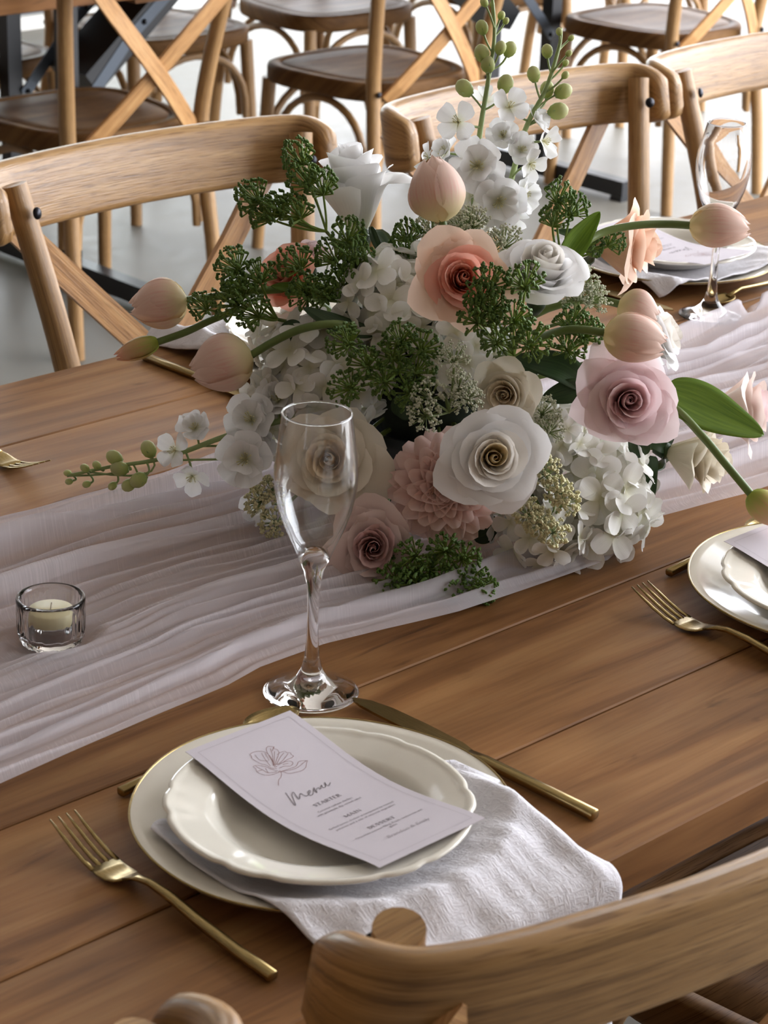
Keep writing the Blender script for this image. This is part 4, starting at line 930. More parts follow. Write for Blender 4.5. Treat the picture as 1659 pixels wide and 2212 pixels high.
def tulip(base, tip, width, label, d=0.12, seed=1, stem=None, opened=0.0, mat='tulip', dtip=0.0, name='tulip', stem_d=None, slim=1.0):
    rn = random.Random(seed); B = at(base[0], base[1], d); E = at(tip[0], tip[1], d+dtip); ax = E-B; L = ax.length; ax.normalize()
    dep = (B-CAM).dot(FW); R = width/2*dep/F_PX
    r0 = thing(name, label, 'flower', axis_matrix(B, ax, rn.uniform(0, 1.0)), group='cut flowers of the arrangement')
    for ring in (1, 0):
        for k in range(3):
            th0 = k*2*math.pi/3+ring*math.pi/3+rn.uniform(-0.08, 0.08); ro = R*(0.90 if ring else 1.0); ll = L*(0.985 if ring else 0.96)+rn.uniform(-0.02, 0.02)*L; ph = rn.uniform(0, 6)
            op = opened*(1.2 if k == 0 and not ring else 0.3)
            def fn(a, b2):
                hb = b2
                prof = math.sin(math.pi*(0.02+0.925*hb**0.80))**0.70
                r = ro*max(0.10, prof) + op*R*0.5*max(0, hb-0.4)**2*2
                w = 1.14*math.sqrt(max(0.0, 1-(max(0, hb-0.40)/0.60)**2.4))*(0.35+0.65*min(1, hb*4)); w = max(w, 0.02)
                z = ll*hb*(1-0.03*a*a)
                r *= 1+0.035*math.cos(a*math.pi)*hb + 0.07*a*(1 if k != 1 else -1)*(1+hb)
                r -= 0.035*R*math.exp(-(a/0.16)**2)*hb
                th = th0+a*w; return (r*math.cos(th), r*math.sin(th), z)
            obj('petal', sample_petal(fn, 13, 14, PM[mat]), r0)
    if stem:
        sd = stem_d or [d]*(len(stem)+1)
        pts = [B+ax*0.004] + [at(x, y, q) for (x, y), q in zip(stem, sd)]
        pts = smooth_path(pts, 6)
    else: pts = bez(B+ax*0.003, B-ax*0.06, B+(Vector((0.5, 0.40, T+0.12))-B)*0.85, 8)
    inv = r0.matrix_world.inverted(); g = MB(); g.add(*tube([inv @ q for q in pts], 0.0037*slim, 9)); obj('stem', g.mesh('stem', STEM), r0)
    return r0
def leaf(pts, width, label, mat=LEAF, d=0.1, ds=None, normal=(0, 0.5, 1), cup=0.25, wave=0.0, group='leaves in the arrangement', parent=None):
    """blade following pixel points; width in pixels; the blade lies across `normal` (camera axes)"""
    ds = ds or [d]*len(pts); P = smooth_path([at(x, y, q) for (x, y), q in zip(pts, ds)], 8); n = len(P)
    nn = vdir(*normal); dep = (P[0]-CAM).dot(FW); w0 = width/2*dep/F_PX; v, uv = [], []; na = 9
    for i in range(n):
        t = (P[min(i+1, n-1)]-P[max(i-1, 0)]).normalized(); s = t.cross(nn).normalized(); up = s.cross(t)
        b2 = i/(n-1); w = w0*max(0.04, math.sin(math.pi*min(1, (0.06+0.94*b2)**0.8))**0.75)
        for j in range(na):
            a = -1+2*j/(na-1); v.append(P[i]+s*a*w+up*(cup*w*a*a + wave*w*math.sin(b2*9+a*2)*abs(a)-0.0006*math.exp(-(a/0.12)**2))); uv.append((a*0.5+0.5, b2))
    me = make_mesh('leaf', v, grid_faces(n, na), mat, uv)
    o = obj('leaf', me); m = o.modifiers.new('thickness', 'SOLIDIFY'); m.thickness = 0.0005
    return tag(o, label, 'leaf', group)
def dahlia(px, py, diam, face, label, d=None):
    P = at(px, py, d); R = diam/2*(P-CAM).dot(FW)/F_PX; ax = vdir(*face)
    r0 = thing('dahlia', label, 'flower', axis_matrix(P-ax*R*0.3, ax), group='cut flowers of the arrangement')
    def pet(cup):
        def fn(a, b2):
            w = 0.30*math.sin(math.pi*(0.16+0.80*b2)**1.0)**0.62*(0.55+0.6*b2); x = b2; z = 0.10*math.sin(b2*2.6)+cup*(a*a)*w*1.6*(1-0.35*b2)-0.12*max(0, b2-0.75)
            return (x, a*w, z)
        return sample_petal(fn, 7, 8, PM['dahlia'])
    shapes = [pet(0.9), pet(0.6), pet(0.42)]
    rings = [(5, 84, 0.42), (8, 70, 0.55), (11, 56, 0.66), (13, 42, 0.76), (15, 28, 0.84), (16, 13, 0.88), (16, -4, 0.86), (15, -22, 0.80), (13, -40, 0.7)]
    rn = random.Random(4)
    for ri, (n, el, ln) in enumerate(rings):
        for k in range(n):
            a0 = 2*math.pi*(k+0.5*(ri % 2))/n+rn.uniform(-0.06, 0.06); e = math.radians(el+rn.uniform(-5, 5)); c = 0.12*R
            M4 = Matrix.Rotation(a0, 4, 'Z') @ Matrix.Translation((c*math.cos(e), 0, 0.22*R+c*math.sin(e))) @ Matrix.Rotation(-e, 4, 'Y') @ Matrix.Diagonal((ln*R, R*0.78, R*0.78, 1))
            obj('petal', shapes[min(2, ri//3)], r0, M4)
    g = MB(); g.add(*lathe([(0.0003, -R*0.5), (R*0.14, -R*0.42), (R*0.32, -0.1*R), (R*0.2, 0.3*R), (0.0003, 0.36*R)], 12)); obj('calyx', g.mesh('calyx', LEAF_DARK), r0)
    stem_to_core(r0, P-ax*R*0.7, ax)
def floret_shapes():
    out = []
    for sd in range(4):
        def fn(a, b2, sd=sd):
            w = 0.46*math.sin(math.pi*(0.07+0.80*b2)**0.9)**0.6*(0.4+0.75*b2); z = 0.16*b2*b2*(1 if sd % 2 else -0.6)+0.30*a*a*w*(0.7 if sd < 2 else -0.4)+0.05*math.sin(3*a+sd*2)*b2
            return (b2*(1-0.10*a*a), a*w, 0.10*b2+z)
        out.append(sample_petal(fn, 7, 7, PM['hyd']))
    return out
HYDP = floret_shapes()
def hydrangea(px, py, diam, face, label, d=None, n=60, seed=1, fs=0.30, half=0.75):
    rn = random.Random(seed); P = at(px, py, d); R = diam/2*(P-CAM).dot(FW)/F_PX; ax = vdir(*face)
    C = P-ax*R*0.35
    r0 = thing('hydrangea', label, 'flower', axis_matrix(C, ax), group='cut flowers of the arrangement')
    for i in range(n):
        z = 1-(i+0.5)/n*(1+half); rr = math.sqrt(max(0, 1-z*z)); a0 = i*2.39996+rn.uniform(-0.2, 0.2)
        dr = Vector((rr*math.cos(a0), rr*math.sin(a0), z)); k = R*rn.uniform(0.74, 1.0)
        ff = r0.matrix_world @ (dr*k)
        if ff.z < T+0.012: continue
        fl = bpy.data.objects.new('floret', None); put(fl, r0)
        tilt = (dr+Vector((rn.uniform(-1, 1), rn.uniform(-1, 1), rn.uniform(-1, 1)))*0.28).normalized()
        fl.matrix_local = axis_matrix(dr*k, tilt, rn.uniform(0, 6)) @ Matrix.Scale(R*fs*rn.uniform(0.95, 1.3), 4)
        sh = rn.randrange(4)
        for q in range(4):
            obj('petal', HYDP[(sh+q % 2) % 4], fl, Matrix.Rotation(q*math.pi/2+rn.uniform(-0.12, 0.12), 4, 'Z') @ Matrix.Rotation(rn.uniform(-0.15, 0.15), 4, 'Y'))
    g = MB(); g.add(*lathe([(0.0003, -R*0.55), (R*0.35, -R*0.4), (R*0.55, 0.0), (R*0.45, R*0.35), (0.0003, R*0.55)], 12)); obj('flower_base', g.mesh('flower_base', PM['hyd']), r0)
    return r0
def umbellet_mesh(seed, kind):
    rn = random.Random(seed); g = MB(); n = {'green': 28, 'white': 34, 'yellow': 30}[kind]
    for i in range(n):
        z = 1-(i+0.5)/n*1.15; rr = math.sqrt(max(0, 1-z*z)); a0 = i*2.39996+rn.uniform(-0.3, 0.3)
        dr = Vector((rr*math.cos(a0), rr*math.sin(a0), z)); ln = rn.uniform(0.78, 1.05)
        if kind == 'green':
            out = Vector((math.cos(a0), math.sin(a0), 0))
            p1 = dr*ln*0.55-Vector((0, 0, 0.18)); p2 = dr*ln+out*0.10; p3 = dr*ln*0.98+Vector((0, 0, 0.22))-out*0.05
            pts = bez((0, 0, -0.35), p1, p2, 5)+[p2.lerp(p3, 0.5)+out*0.03, p3]
            g.add(*tube(pts[:6], [0.042]*6, 5, cap=False), m=0)
            g.add(*tube(pts[5:], [0.06, 0.092, 0.075], 6), m=1)
            for q in range(3):
                c = p3+Vector((rn.uniform(-1, 1), rn.uniform(-1, 1), rn.uniform(-0.4, 1)))*0.10
                g.add([c+Vector(w)*0.085 for w in ((1, 0, 0), (0, 1, 0), (-1, 0, 0), (0, -1, 0), (0, 0, 1), (0, 0, -1))], [(0, 1, 4), (1, 2, 4), (2, 3, 4), (3, 0, 4), (1, 0, 5), (2, 1, 5), (3, 2, 5), (0, 3, 5)], m=1)
        else:
            pts = bez((0, 0, -0.35), dr*ln*0.5-Vector((0, 0, 0.15)), dr*ln*0.9, 4)
            g.add(*tube(pts, 0.024, 4, cap=False), m=0)
            for q in range(6 if kind == 'white' else 7):
                c = dr*ln*0.92+Vector((rn.uniform(-1, 1), rn.uniform(-1, 1), rn.uniform(-1, 1)))*0.12; s = rn.uniform(0.055, 0.085) if kind == 'white' else rn.uniform(0.08, 0.13)
                g.add([c+Vector(w)*s for w in ((1, 0, 0), (0, 1, 0), (-1, 0, 0), (0, -1, 0), (0, 0, 1), (0, 0, -1))], [(0, 1, 4), (1, 2, 4), (2, 3, 4), (3, 0, 4), (1, 0, 5), (2, 1, 5), (3, 2, 5), (0, 3, 5)], m=1)
    return g.mesh('umbellet', [RAY if kind == 'green' else STEM_PALE, {'green': TIP, 'white': WTIP, 'yellow': YTIP}[kind]])
UMB = {k: [umbellet_mesh(10*i+j, k) for i in range(3)] for j, k in enumerate(('green', 'white', 'yellow'))}
def spray(kind, items, node, label, d=None, nd=None, size=84, seed=1, name='green_umbel'):
    """items: pixel centres of umbellets (px, py[, d[, size]]); node: pixel where their stalks meet"""
    rn = random.Random(seed); nodeP = at(node[0], node[1], nd if nd is not None else (d or 0.1)-0.02)
    r0 = thing(name, label, 'greenery' if kind == 'green' else 'flower', Matrix.Translation(nodeP), group='umbel sprays of the arrangement')
    for it in items:
        dd = it[2] if len(it) > 2 and it[2] is not None else d; P = at(it[0], it[1], dd); sz = it[3] if len(it) > 3 else size
        R = sz/2*(P-CAM).dot(FW)/F_PX; P.z = max(P.z, T+R*0.7)
        ax = ((P-nodeP).normalized()*0.8+(P-CENTRE).normalized()*0.5+vdir(rn.uniform(-0.4, 0.4), 0.35, 0.45)*0.8).normalized()
        M4 = axis_matrix(P-nodeP, ax, rn.uniform(0, 6)) @ Matrix.Scale(R, 4)
        obj('umbellet', UMB[kind][rn.randrange(3)], r0, M4)
        E2 = P-nodeP-ax*R*0.35; g = MB(); g.add(*tube(bez((0, 0, 0), E2*0.6-ax*0.01, E2, 6), 0.0011, 6)); obj('stalk', g.mesh('stalk', RAY if kind == 'green' else STEM_PALE), r0)
    core = Vector((0.5, 0.40, T+0.12)); c = core-nodeP
    pts = bez((0, 0, 0), c*0.4+Vector((0, 0, 0.01)), c*0.85, 7)
    for q in pts: q.z = max(q.z, T+0.01-nodeP.z)
    g = MB(); g.add(*tube(pts, 0.0017, 7)); obj('stem', g.mesh('stem', STEM), r0)
    return r0
def stock_shapes():
    out = []
    for sd in range(3):
        def fn(a, b2, sd=sd):
            w = 0.52*math.sin(math.pi*(0.05+0.76*b2))**0.6*(0.35+0.8*b2); z = (0.28, 0.42, 0.12)[sd]*b2**1.4+0.35*a*a*w*(1, -0.5, 0.7)[sd]+0.07*math.sin(4*a+sd*2)*b2*b2
            return (b2*(1-0.12*a*a), a*w, z)
        out.append(sample_petal(fn, 9, 8, PM['stock']))
    return out
STK = stock_shapes()
g = MB()
for k in range(12):
    a = k*2.4; r_ = 0.05+0.02*(k % 4); g.add(*tube([(0, 0, 0.0), (r_*math.cos(a)*1.5, r_*math.sin(a)*1.5, 0.2), (r_*math.cos(a)*2.4, r_*math.sin(a)*2.4, 0.34)], [0.012, 0.012, 0.026], 4))
STAMENS = g.mesh('stamens', YTIP)
def bud_mesh():
    v, f, uv = lathe([(0.001, 0.0), (0.22, 0.04), (0.42, 0.25), (0.5, 0.55), (0.46, 0.85), (0.30, 1.08), (0.12, 1.17), (0.001, 1.2)], 14, lambda r, z, a, i: r*(1-0.05*abs(math.cos(2.5*a))**6))
    g = MB(); g.add(v, f, [(q[0], q[2]/1.2) for q in v]); return g.mesh('bud', PM['bud'])
BUD = bud_mesh()
def calyx_mesh():
    g = MB()
    for k in range(4):
        a0 = k*math.pi/2+0.4
        v = []
        for j in range(5):
            t = j/4; r = 0.12+0.5*t*(1-0.35*t)+0.15*t**3; w = 0.16*(1-t)+0.01
            for s2 in (-1, 1): v.append((r*math.cos(a0)-s2*w*math.sin(a0), r*math.sin(a0)+s2*w*math.cos(a0), -0.02+0.55*t))
        g.add(v, [(2*j, 2*j+1, 2*j+3, 2*j+2) for j in range(4)])
    return g.mesh('bud_calyx', STEM_PALE)
BUDCAL = calyx_mesh()
def spike(name, label, stems, florets, buds, d, seed=1):
    """flowering spike: stems are pixel paths; florets (px,py,diam,face,layers,d); buds (px,py,diam,axis px dx,dy, stem anchor)"""
    rn = random.Random(seed); root = at(*stems[0][0], d)
    r0 = thing(name, label, 'flower', Matrix.Translation(root), group='cut flowers of the arrangement')
    paths = []
    for si, st in enumerate(stems):
        pts = smooth_path([at(x, y, d)-root for x, y in st], 6); paths += pts; n = len(pts)
        g = MB(); g.add(*tube(pts, [0.0030-0.0016*i/(n-1) for i in range(n)], 8)); obj('stem', g.mesh('stem', STEM_PALE), r0)
    def near(q, lower=0.012):
        c = [p for p in paths if (p-q).dot(CU) < -lower] or paths
        return min(c, key=lambda p: (p-q).length)
    for (x, y, diam, face, layers, dd) in florets:
        q = at(x, y, dd)-root; R = diam/2*(q+root-CAM).dot(FW)/F_PX; ax = vdir(*face)
        fl = bpy.data.objects.new('floret', None); put(fl, r0); fl.matrix_local = axis_matrix(q-ax*R*0.25, ax, rn.uniform(0, 6)) @ Matrix.Scale(R, 4)
        for ly in range(layers):
            k5 = 5 if layers > 1 else 4
            for k in range(k5):
                obj('petal', STK[rn.randrange(3)], fl, Matrix.Rotation(2*math.pi*(k+0.5*ly)/k5+rn.uniform(-0.15, 0.15), 4, 'Z') @ Matrix.Rotation(-0.10-0.38*ly+rn.uniform(-0.18, 0.18), 4, 'Y') @ Matrix.Scale(1.0-0.2*ly, 4))
        obj('stamens', STAMENS, fl)
        a = q-ax*R*0.25; b0 = near(a, 0.0); g = MB(); g.add(*tube(bez(b0, (a+b0)*0.5-ax*R*0.3, a, 5), 0.0011, 6)); obj('stalk', g.mesh('stalk', STEM_PALE), r0)
    for (x, y, diam, dx, dy) in buds:
        q = at(x, y, d+rn.uniform(-0.01, 0.01))-root; R = diam*(q+root-CAM).dot(FW)/F_PX; ax = vdir(dx, dy, rn.uniform(-0.1, 0.3))
        b_o = obj('bud', BUD, r0, axis_matrix(q-ax*R*0.6, ax, rn.uniform(0, 6)) @ Matrix.Scale(R, 4)); obj('bud_calyx', BUDCAL, b_o)
        a = q-ax*R*0.58; b0 = near(a); g = MB(); g.add(*tube(bez(b0, a-ax*max(0.006, (a-b0).length*0.45), a, 6), 0.0010, 6)); obj('stalk', g.mesh('stalk', STEM_PALE), r0)
    return r0

# ---- vase and foam that hold the stems
g = MB(); g.add(*lathe([(0.0005, 0.0), (0.050, 0.0), (0.056, 0.003), (0.068, 0.03), (0.074, 0.06), (0.072, 0.075), (0.069, 0.075), (0.070, 0.06), (0.064, 0.032), (0.052, 0.006), (0.0005, 0.005)], 40))
o = obj('flower_bowl', g.mesh('flower_bowl', plain('dark_bowl', srgb(40, 44, 46), 0.35))); o.location = (0.5, 0.40, T+0.0042)
tag(o, 'low dark bowl hidden beneath the flower arrangement', 'bowl')
v, f, uv = lathe([(0.0005, 0.0), (0.060, 0.0), (0.066, 0.02), (0.072, 0.05), (0.068, 0.08), (0.05, 0.105), (0.025, 0.118), (0.0005, 0.12)], 28)
v = [q+Vector((0, 0, 0))+q.normalized()*0.008*noise.noise(q*60) for q in v]
g = MB(); g.add(v, f, uv); o = obj('floral_foam', g.mesh('floral_foam', plain('foam_green', srgb(34, 44, 32), 0.9, noise_amt=0.2, nscale=120))); o.location = (0.5, 0.40, T+0.078)
tag(o, 'dark green floral foam among the stems of the arrangement', 'floral foam')
# ---- roses and peonies
rose(762, 402, 275, (-0.15, 0.93, 0.30), 'white', 'white', 'tall white rose bud in profile above green umbels', d=-0.02, openv=0.55, tall=1.25, n=12, seed=2, sepal=True, off=0.5, ruffle=0.1, point=0.1)
rose(995, 608, 212, (0.12, 0.12, 0.97), 'peach', 'coral', 'coral rose with peach pointed outer petals facing out', d=0.165, openv=0.95, n=22, seed=3, t_in=0.66, point=1.0)
rose(1168, 612, 232, (0.10, 0.62, 0.72), 'white', 'white_in', 'white rose beside the coral rose', d=0.14, openv=0.6, tall=1.15, n=18, seed=4)
rose(1350, 530, 215, (0.86, -0.05, 0.20), 'peach', 'peach', 'peach rose turned sideways with a dark green sepal', d=0.0, openv=0.75, tall=1.15, n=15, seed=5, sepal=True, point=0.9, off=0.45)
rose(1350, 865, 225, (0.12, -0.05, 0.98), 'pink', 'pink_in', 'large pale pink rose under the opening tulip', d=0.14, openv=0.85, n=22, seed=6, point=1.0, ruffle=0.6)
rose(1095, 850, 165, (-0.25, -0.15, 0.95), 'cream', 'cream_in', 'cream rose with tan heart half covered by a larger rose', d=0.155, openv=0.7, n=18, seed=7)
rose(1062, 990, 232, (0.10, 0.02, 0.99), 'white', 'yellow_in', 'large white rose with honey yellow heart', d=0.19, openv=0.85, n=20, seed=8, t_in=0.42, mid='white_in', point=0.6)
rose(715, 995, 230, (-0.10, 0.0, 0.99), 'cream', 'cream_in', 'cream rose seen through the champagne flute', d=0.135, openv=0.9, n=21, seed=9, t_in=0.35, point=0.8)
rose(806, 1180, 215, (0.05, -0.10, 0.98), 'mauve_out', 'mauve', 'dusty mauve ruffled rose low over the runner', d=0.145, openv=0.75, n=20, seed=10, ruffle=1.5)
rose(622, 602, 160, (-0.45, 0.25, 0.85), 'coral', 'coral', 'coral rose half hidden behind green umbels', d=0.04, openv=0.8, n=16, seed=11)
rose(672, 560, 110, (-0.1, 0.8, 0.4), 'pink', 'pink', 'pale pink rose petals showing behind green umbels', d=0.0, openv=0.6, n=11, seed=12)
rose(1405, 735, 185, (0.75, 0.30, 0.30), 'white', 'white_in', 'white rose behind the opening tulip', d=0.01, openv=0.8, n=15, seed=13)
rose(1580, 885, 225, (0.92, 0.05, 0.15), 'blush', 'pink', 'blush peony at the end of the arrangement behind the broad leaf', d=-0.05, openv=0.55, tall=1.1, n=13, seed=14, ruffle=0.4, point=0.0, name='peony')
rose(1488, 985, 215, (0.85, -0.22, 0.40), 'cream', 'cream', 'creamy white rose lying on the runner with green sepals', d=0.02, openv=0.4, tall=1.15, n=14, seed=15, sepal=True)
dahlia(965, 1050, 262, (-0.10, -0.20, 0.97), 'blush pink dahlia under the white rose with yellow heart', d=0.135)
# ---- hydrangeas
hydrangea(1290, 1095, 300, (0.25, -0.12, 0.95), 'white hydrangea head low beside the pink rose', d=0.085, n=75, seed=1, fs=0.33)
hydrangea(1165, 1160, 210, (0.0, -0.5, 0.85), 'loose white hydrangea with yellowish buds touching the runner', d=0.125, n=34, seed=2, fs=0.36)
hydrangea(680, 800, 290, (-0.35, 0.1, 0.92), 'white hydrangea head above the champagne flute', d=0.075, n=70, seed=3, fs=0.33)
hydrangea(845, 640, 250, (-0.1, 0.4, 0.9), 'white hydrangea head in the shade behind the green umbels', d=0.085, n=60, seed=4, fs=0.36)
hydrangea(1200, 930, 170, (0.1, 0.0, 0.99), 'white hydrangea florets between the two white roses', d=0.105, n=34, seed=5, fs=0.40)
hydrangea(590, 890, 190, (-0.7, 0.0, 0.7), 'white hydrangea head by the drooping tulip', d=0.05, n=42, seed=6, fs=0.40)
hydrangea(1010, 760, 190, (0.0, 0.3, 0.95), 'white hydrangea deep in the middle of the arrangement', d=0.10, n=36, seed=7, fs=0.38)
hydrangea(1010, 430, 150, (0.0, 0.6, 0.7), 'white hydrangea beneath the tall flower spire', d=-0.02, n=34, seed=8, fs=0.40)
hydrangea(615, 735, 170, (-0.4, 0.3, 0.85), 'white hydrangea head under the half hidden coral rose', d=0.035, n=34, seed=9, fs=0.40)
# ---- tulips
tulip((955, 480), (930, 336), 128, 'upright pale pink tulip with its head above the coral rose', 0.09, 1, [(972, 540), (985, 600)], stem_d=[0.08, 0.05])
tulip((1488, 487), (1624, 493), 98, 'pale tulip pointing sideways on a long arching stem', 0.06, 2, [(1440, 484), (1370, 487), (1300, 503), (1245, 540), (1205, 590)], stem_d=[0.06, 0.07, 0.08, 0.09, 0.05])
tulip((1303, 718), (1442, 748), 104, 'peach tulip with an opening petal over the pale pink rose', 0.185, 3, [(1260, 712), (1215, 714), (1150, 735)], opened=0.7, stem_d=[0.185, 0.175, 0.12])
tulip((1335, 655), (1425, 688), 86, 'pink tulip peeping out behind the peach tulip', 0.08, 4)
tulip((405, 648), (279, 668), 106, 'round pink tulip reaching out over the empty wood beside two others', 0.06, 5, [(470, 640), (560, 628), (660, 625), (740, 640)], stem_d=[0.06, 0.06, 0.05, 0.03])
tulip((546, 768), (410, 806), 122, 'blush tulip drooping above the white flower spray', 0.10, 6, [(600, 733), (660, 708), (730, 700), (800, 716)], stem_d=[0.11, 0.12, 0.12, 0.08])
tulip((345, 737), (246, 772), 46, 'slim closed tulip bud with a green stripe', 0.07, 7, [(400, 718), (460, 690), (540, 660)], mat='tulip_green', stem_d=[0.07, 0.07, 0.04], slim=0.9)
tulip((1618, 1064), (1690, 1135), 66, 'drooping tulip bud beside the edge plate', 0.10, 8, [(1570, 1005), (1520, 945), (1455, 880), (1380, 850)], mat='tulip_green', stem_d=[0.10, 0.10, 0.09, 0.05])
# ---- leaves
leaf([(1440, 845), (1500, 872), (1570, 905), (1650, 940)], 118, 'broad glossy tulip leaf arching over the peony', d=0.085, normal=(0.1, 0.5, 0.9), cup=0.12)
leaf([(1205, 580), (1235, 530), (1262, 495), (1296, 457)], 62, 'bright green leaf by the arching tulip stem', d=0.10, normal=(0.6, 0.1, 0.8), cup=0.4)
leaf([(1265, 835), (1215, 800), (1160, 785), (1105, 775)], 74, 'dark leaf between the white rose and the pink rose', LEAF_DARK, d=0.125, normal=(0, 0.5, 0.9))
leaf([(1262, 838), (1220, 850), (1170, 862)], 56, 'dark leaf just above the cream rose', LEAF_DARK, d=0.13, normal=(0, 0.3, 0.95))
leaf([(805, 722), (750, 712), (700, 690), (655, 665)], 52, 'dark leaf behind the curved tulip stem', LEAF_DARK, d=0.105, normal=(0, 0.6, 0.8))
leaf([(725, 640), (650, 625), (585, 618)], 34, 'narrow green leaf across the coral rose', LEAF, d=0.065, normal=(0, 0.3, 0.95))
leaf([(530, 622), (500, 616), (474, 612)], 22, 'small bright leaf tip among the green umbels', LEAF, d=0.07, normal=(0, 0.3, 0.95))
leaf([(800, 490), (815, 530), (845, 580)], 20, 'dark narrow leaf under the tall rose bud', LEAF_DARK, d=0.03, normal=(0.3, 0, 0.9))
leaf([(1410, 985), (1405, 1020), (1412, 1075)], 40, 'dark leaf hanging beside the lying rose', LEAF_DARK, d=0.045, normal=(-0.5, 0, 0.9))
leaf([(900, 640), (870, 620), (840, 615)], 34, 'small dark leaf beside the coral rose', LEAF_DARK, d=0.08, normal=(0, 0.3, 0.95))
for a, c, w, lb in (((760, 720), (720, 690), 60, 'short dark leaf beside the curved tulip stem'), ((880, 700), (905, 640), 60, 'short dark leaf close under the coral rose'), ((860, 900), (900, 860), 60, 'short dark leaf between the cream rose and the star umbels'), ((1180, 1000), (1210, 960), 60, 'short dark leaf at the rim of the large white rose'),
                    ((1020, 1160), (1080, 1130), 70, 'short dark leaf below the dahlia'), ((1390, 985), (1360, 940), 50, 'short dark leaf under the pale pink rose'), ((640, 740), (610, 700), 60, 'short dark leaf behind the drooping blush tulip'), ((1120, 800), (1150, 840), 60, 'short dark leaf above the cream rose with tan heart'), ((880, 1130), (850, 1100), 50, 'short dark leaf between the dahlia and the mauve rose')):
    leaf([a, ((a[0]+c[0])/2, (a[1]+c[1])/2-6), c], w, lb, LEAF_DARK, d=0.085, normal=(0, 0.3, 0.95))
# ---- green umbel sprays
spray('green', [(647, 345), (550, 430), (580, 466), (662, 392), (695, 408), (643, 462), (600, 455)], (705, 500), 'green umbel spray reaching up beside the tall rose bud', d=0.04, nd=0.03, seed=1)
spray('green', [(752, 512), (720, 556), (770, 560), (778, 592), (643, 572), (740, 615), (662, 630), (700, 635)], (750, 650), 'green umbel spray in front of the half hidden coral rose', d=0.085, nd=0.07, seed=2)
spray('green', [(507, 576), (560, 600), (502, 655), (552, 680), (440, 664, None, 66), (522, 630)], (600, 690), 'green umbel spray over the stems of the outermost tulips', d=0.09, nd=0.06, seed=3)
spray('green', [(748, 740), (791, 787), (752, 838), (863, 735), (914, 752), (827, 823), (903, 804), (885, 850), (850, 770)], (858, 800), 'star shaped green umbel spray above the flute', d=0.165, nd=0.13, seed=4)
spray('green', [(1038, 645), (1058, 612), (1133, 612, None, 92), (1030, 690), (1110, 690), (1072, 735), (1148, 742, None, 92), (1060, 668)], (1110, 770), 'green umbel spray between the coral and white roses', d=0.20, nd=0.15, seed=5)
spray('green', [(1208, 428), (1197, 478), (1268, 532), (1320, 525, None, 64), (1235, 455)], (1215, 560), 'green umbel spray behind the arching tulip stem', d=0.05, nd=0.05, seed=6, size=74)
spray('green', [(1230, 752), (1265, 722), (1235, 700)], (1200, 800), 'green umbel spray under the opening tulip', d=0.13, nd=0.10, seed=7)
spray('green', [(892, 1203), (961, 1190), (1001, 1208), (849, 1262), (882, 1262), (1022, 1255, None, 76), (892, 1315), (965, 1287), (1037, 1312, None, 76), (930, 1235)], (960, 1190), 'green umbel spray trailing on the runner below the dahlia', d=0.16, nd=0.13, seed=8)
spray('green', [(881, 512), (885, 575), (872, 545)], (900, 620), 'small green umbel spray beside the upright tulip', d=0.05, nd=0.05, seed=9, size=72)
# ---- white lace umbels and lacecap buds
spray('white', [(930, 498), (1004, 495), (960, 520)], (960, 580), 'white lace umbel under the upright tulip', d=0.04, nd=0.04, seed=11, size=90, name='lace_umbel')
spray('white', [(1020, 480), (1091, 523), (1060, 540)], (1060, 590), 'white lace umbel beneath the white flower spire', d=0.05, nd=0.04, seed=12, size=84, name='lace_umbel')
spray('white', [(980, 775), (993, 838), (925, 857), (918, 897), (1008, 860)], (970, 890), 'white lace umbel in front of the cream rose with tan heart', d=0.18, nd=0.14, seed=13, size=82, name='lace_umbel')
spray('white', [(1258, 610), (1280, 645), (1245, 640)], (1240, 690), 'white lace umbel beside the upper white rose', d=0.11, nd=0.09, seed=14, size=84, name='lace_umbel')
spray('white', [(1175, 890), (1185, 930)], (1180, 960), 'white lace umbel beside the cream rose', d=0.145, nd=0.11, seed=15, size=80, name='lace_umbel')
spray('yellow', [(1205, 1062), (1165, 1130), (1222, 1085), (1180, 1020), (1140, 1110), (1195, 1150)], (1190, 1130), 'pale yellow lacecap buds below the large white rose', d=0.175, nd=0.13, seed=16, size=72, name='lacecap_bud_cluster')
spray('yellow', [(560, 1082), (592, 1130), (585, 1060)], (620, 1090), 'pale yellow lacecap buds low beside the flute', d=0.10, nd=0.07, seed=17, size=70, name='lacecap_bud_cluster')
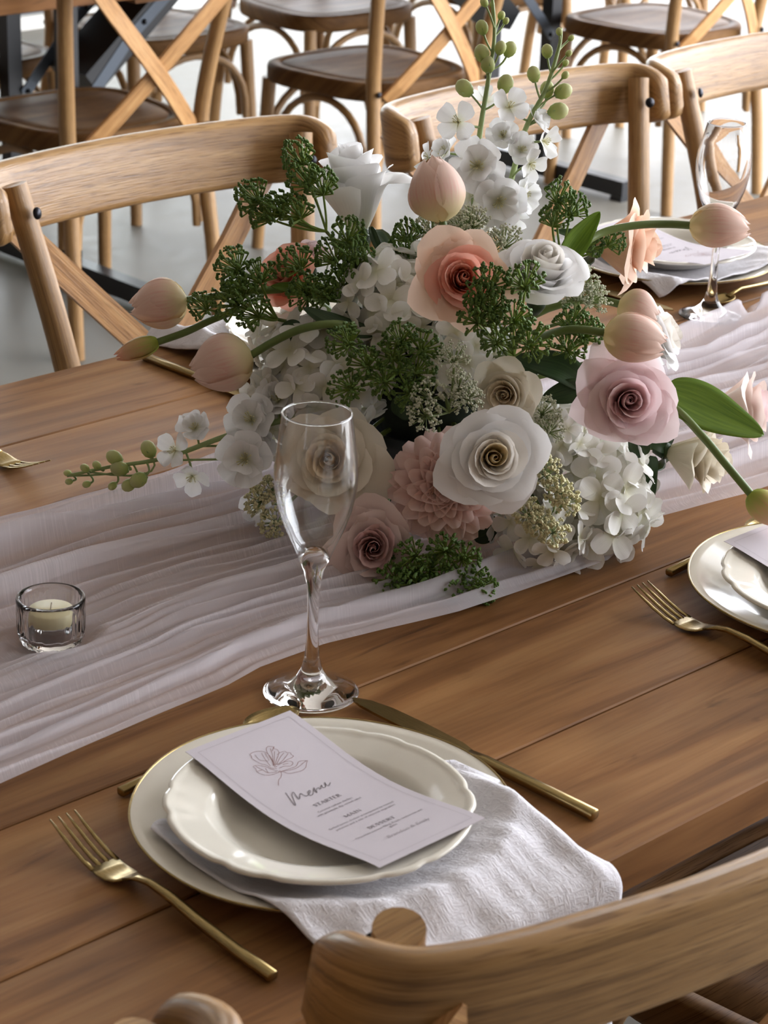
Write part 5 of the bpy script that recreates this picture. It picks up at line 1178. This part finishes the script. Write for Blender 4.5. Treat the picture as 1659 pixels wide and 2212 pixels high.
# ---- flowering spikes
spike('stock_spire', 'tall white flower spire with green buds rising over the arrangement',
      [[(1010, 520), (1035, 300), (1052, 190), (1068, 80), (1063, -10)], [(1075, 500), (1120, 330), (1142, 262), (1180, 190), (1208, 100), (1212, 60)]],
      [(987, 261, 95, (-0.3, 0.1, 0.9), 1, 0.03), (1102, 228, 88, (0.2, 0.2, 0.9), 1, 0.03), (1050, 212, 70, (0, 0.5, -0.3), 1, -0.01), (1166, 259, 76, (0.7, 0.3, 0.4), 2, 0.0), (1086, 290, 78, (-0.1, 0.3, 0.9), 2, 0.02), (1182, 305, 84, (0.8, -0.1, 0.5), 1, 0.02), (1128, 322, 80, (0.2, 0.1, 0.95), 2, 0.02), (1150, 358, 80, (0.5, -0.5, 0.6), 1, 0.03),
       (1030, 357, 128, (-0.15, 0.0, 0.98), 2, 0.035), (955, 325, 84, (-0.7, 0.4, 0.4), 2, 0.0), (918, 338, 70, (-0.9, 0.2, 0.3), 1, 0.0), (1079, 437, 122, (0.1, -0.2, 0.95), 2, 0.04), (1137, 420, 96, (0.7, -0.2, 0.5), 2, 0.02), (1107, 475, 80, (0.2, -0.6, 0.7), 1, 0.02), (1058, 402, 84, (-0.2, 0.1, 0.95), 2, 0.03)],
      [(1041, 59, 28, -0.3, 1), (1041, 115, 34, -0.25, 1), (1054, 139, 32, -0.1, 1), (1081, 103, 26, 0.3, 1), (1101, 106, 30, 0.45, 1), (1003, 190, 36, -0.8, 0.8), (1092, 181, 36, 0.3, 1), (1182, 110, 26, -0.1, 1), (1153, 160, 30, -0.2, 1), (1182, 193, 32, 0.1, 1), (1217, 197, 34, 0.9, 0.45), (1206, 240, 38, 0.9, 0.2),
       (1083, 33, 17, 0.4, 1), (1093, 45, 14, 0.6, 1), (1046, 5, 18, -0.5, 1), (1063, 9, 12, 0, 1), (1208, 68, 15, -0.1, 1), (1234, 82, 13, 0.8, 0.7), (1229, 115, 14, 0.7, 0.7), (1222, 136, 14, 0.6, 0.8), (1221, 162, 16, 0.6, 0.7)], d=0.0, seed=21)
spike('stock_spray', 'white flower spray with green bud tip stretched over the bare table',
      [[(640, 900), (500, 938), (400, 975), (330, 995), (240, 1008), (145, 1028)]],
      [(419, 921, 84, (-0.2, 0.4, 0.85), 2, 0.10), (372, 972, 86, (-0.5, 0.1, 0.8), 1, 0.11), (413, 1035, 84, (-0.2, -0.6, 0.7), 1, 0.10), (540, 905, 122, (-0.2, 0.2, 0.95), 2, 0.10), (528, 992, 132, (-0.1, -0.05, 0.98), 2, 0.125), (600, 860, 110, (-0.1, 0.4, 0.9), 2, 0.09), (560, 960, 90, (-0.4, 0.0, 0.9), 2, 0.09), (555, 1100, 90, (-0.4, -0.5, 0.7), 1, 0.09)],
      [(321, 970, 34, -0.5, 1), (247, 988, 32, -0.8, 0.5), (258, 1012, 34, -0.9, 0.1), (299, 1037, 34, -0.8, -0.5), (278, 1048, 28, -0.8, -0.5), (183, 1011, 18, -0.8, 0.5), (209, 1005, 18, -0.7, 0.7), (146, 1022, 15, -1, 0.2), (149, 1040, 15, -1, -0.2), (243, 1050, 18, -0.8, -0.6), (187, 1046, 16, -0.9, -0.3)], d=0.09, seed=22)
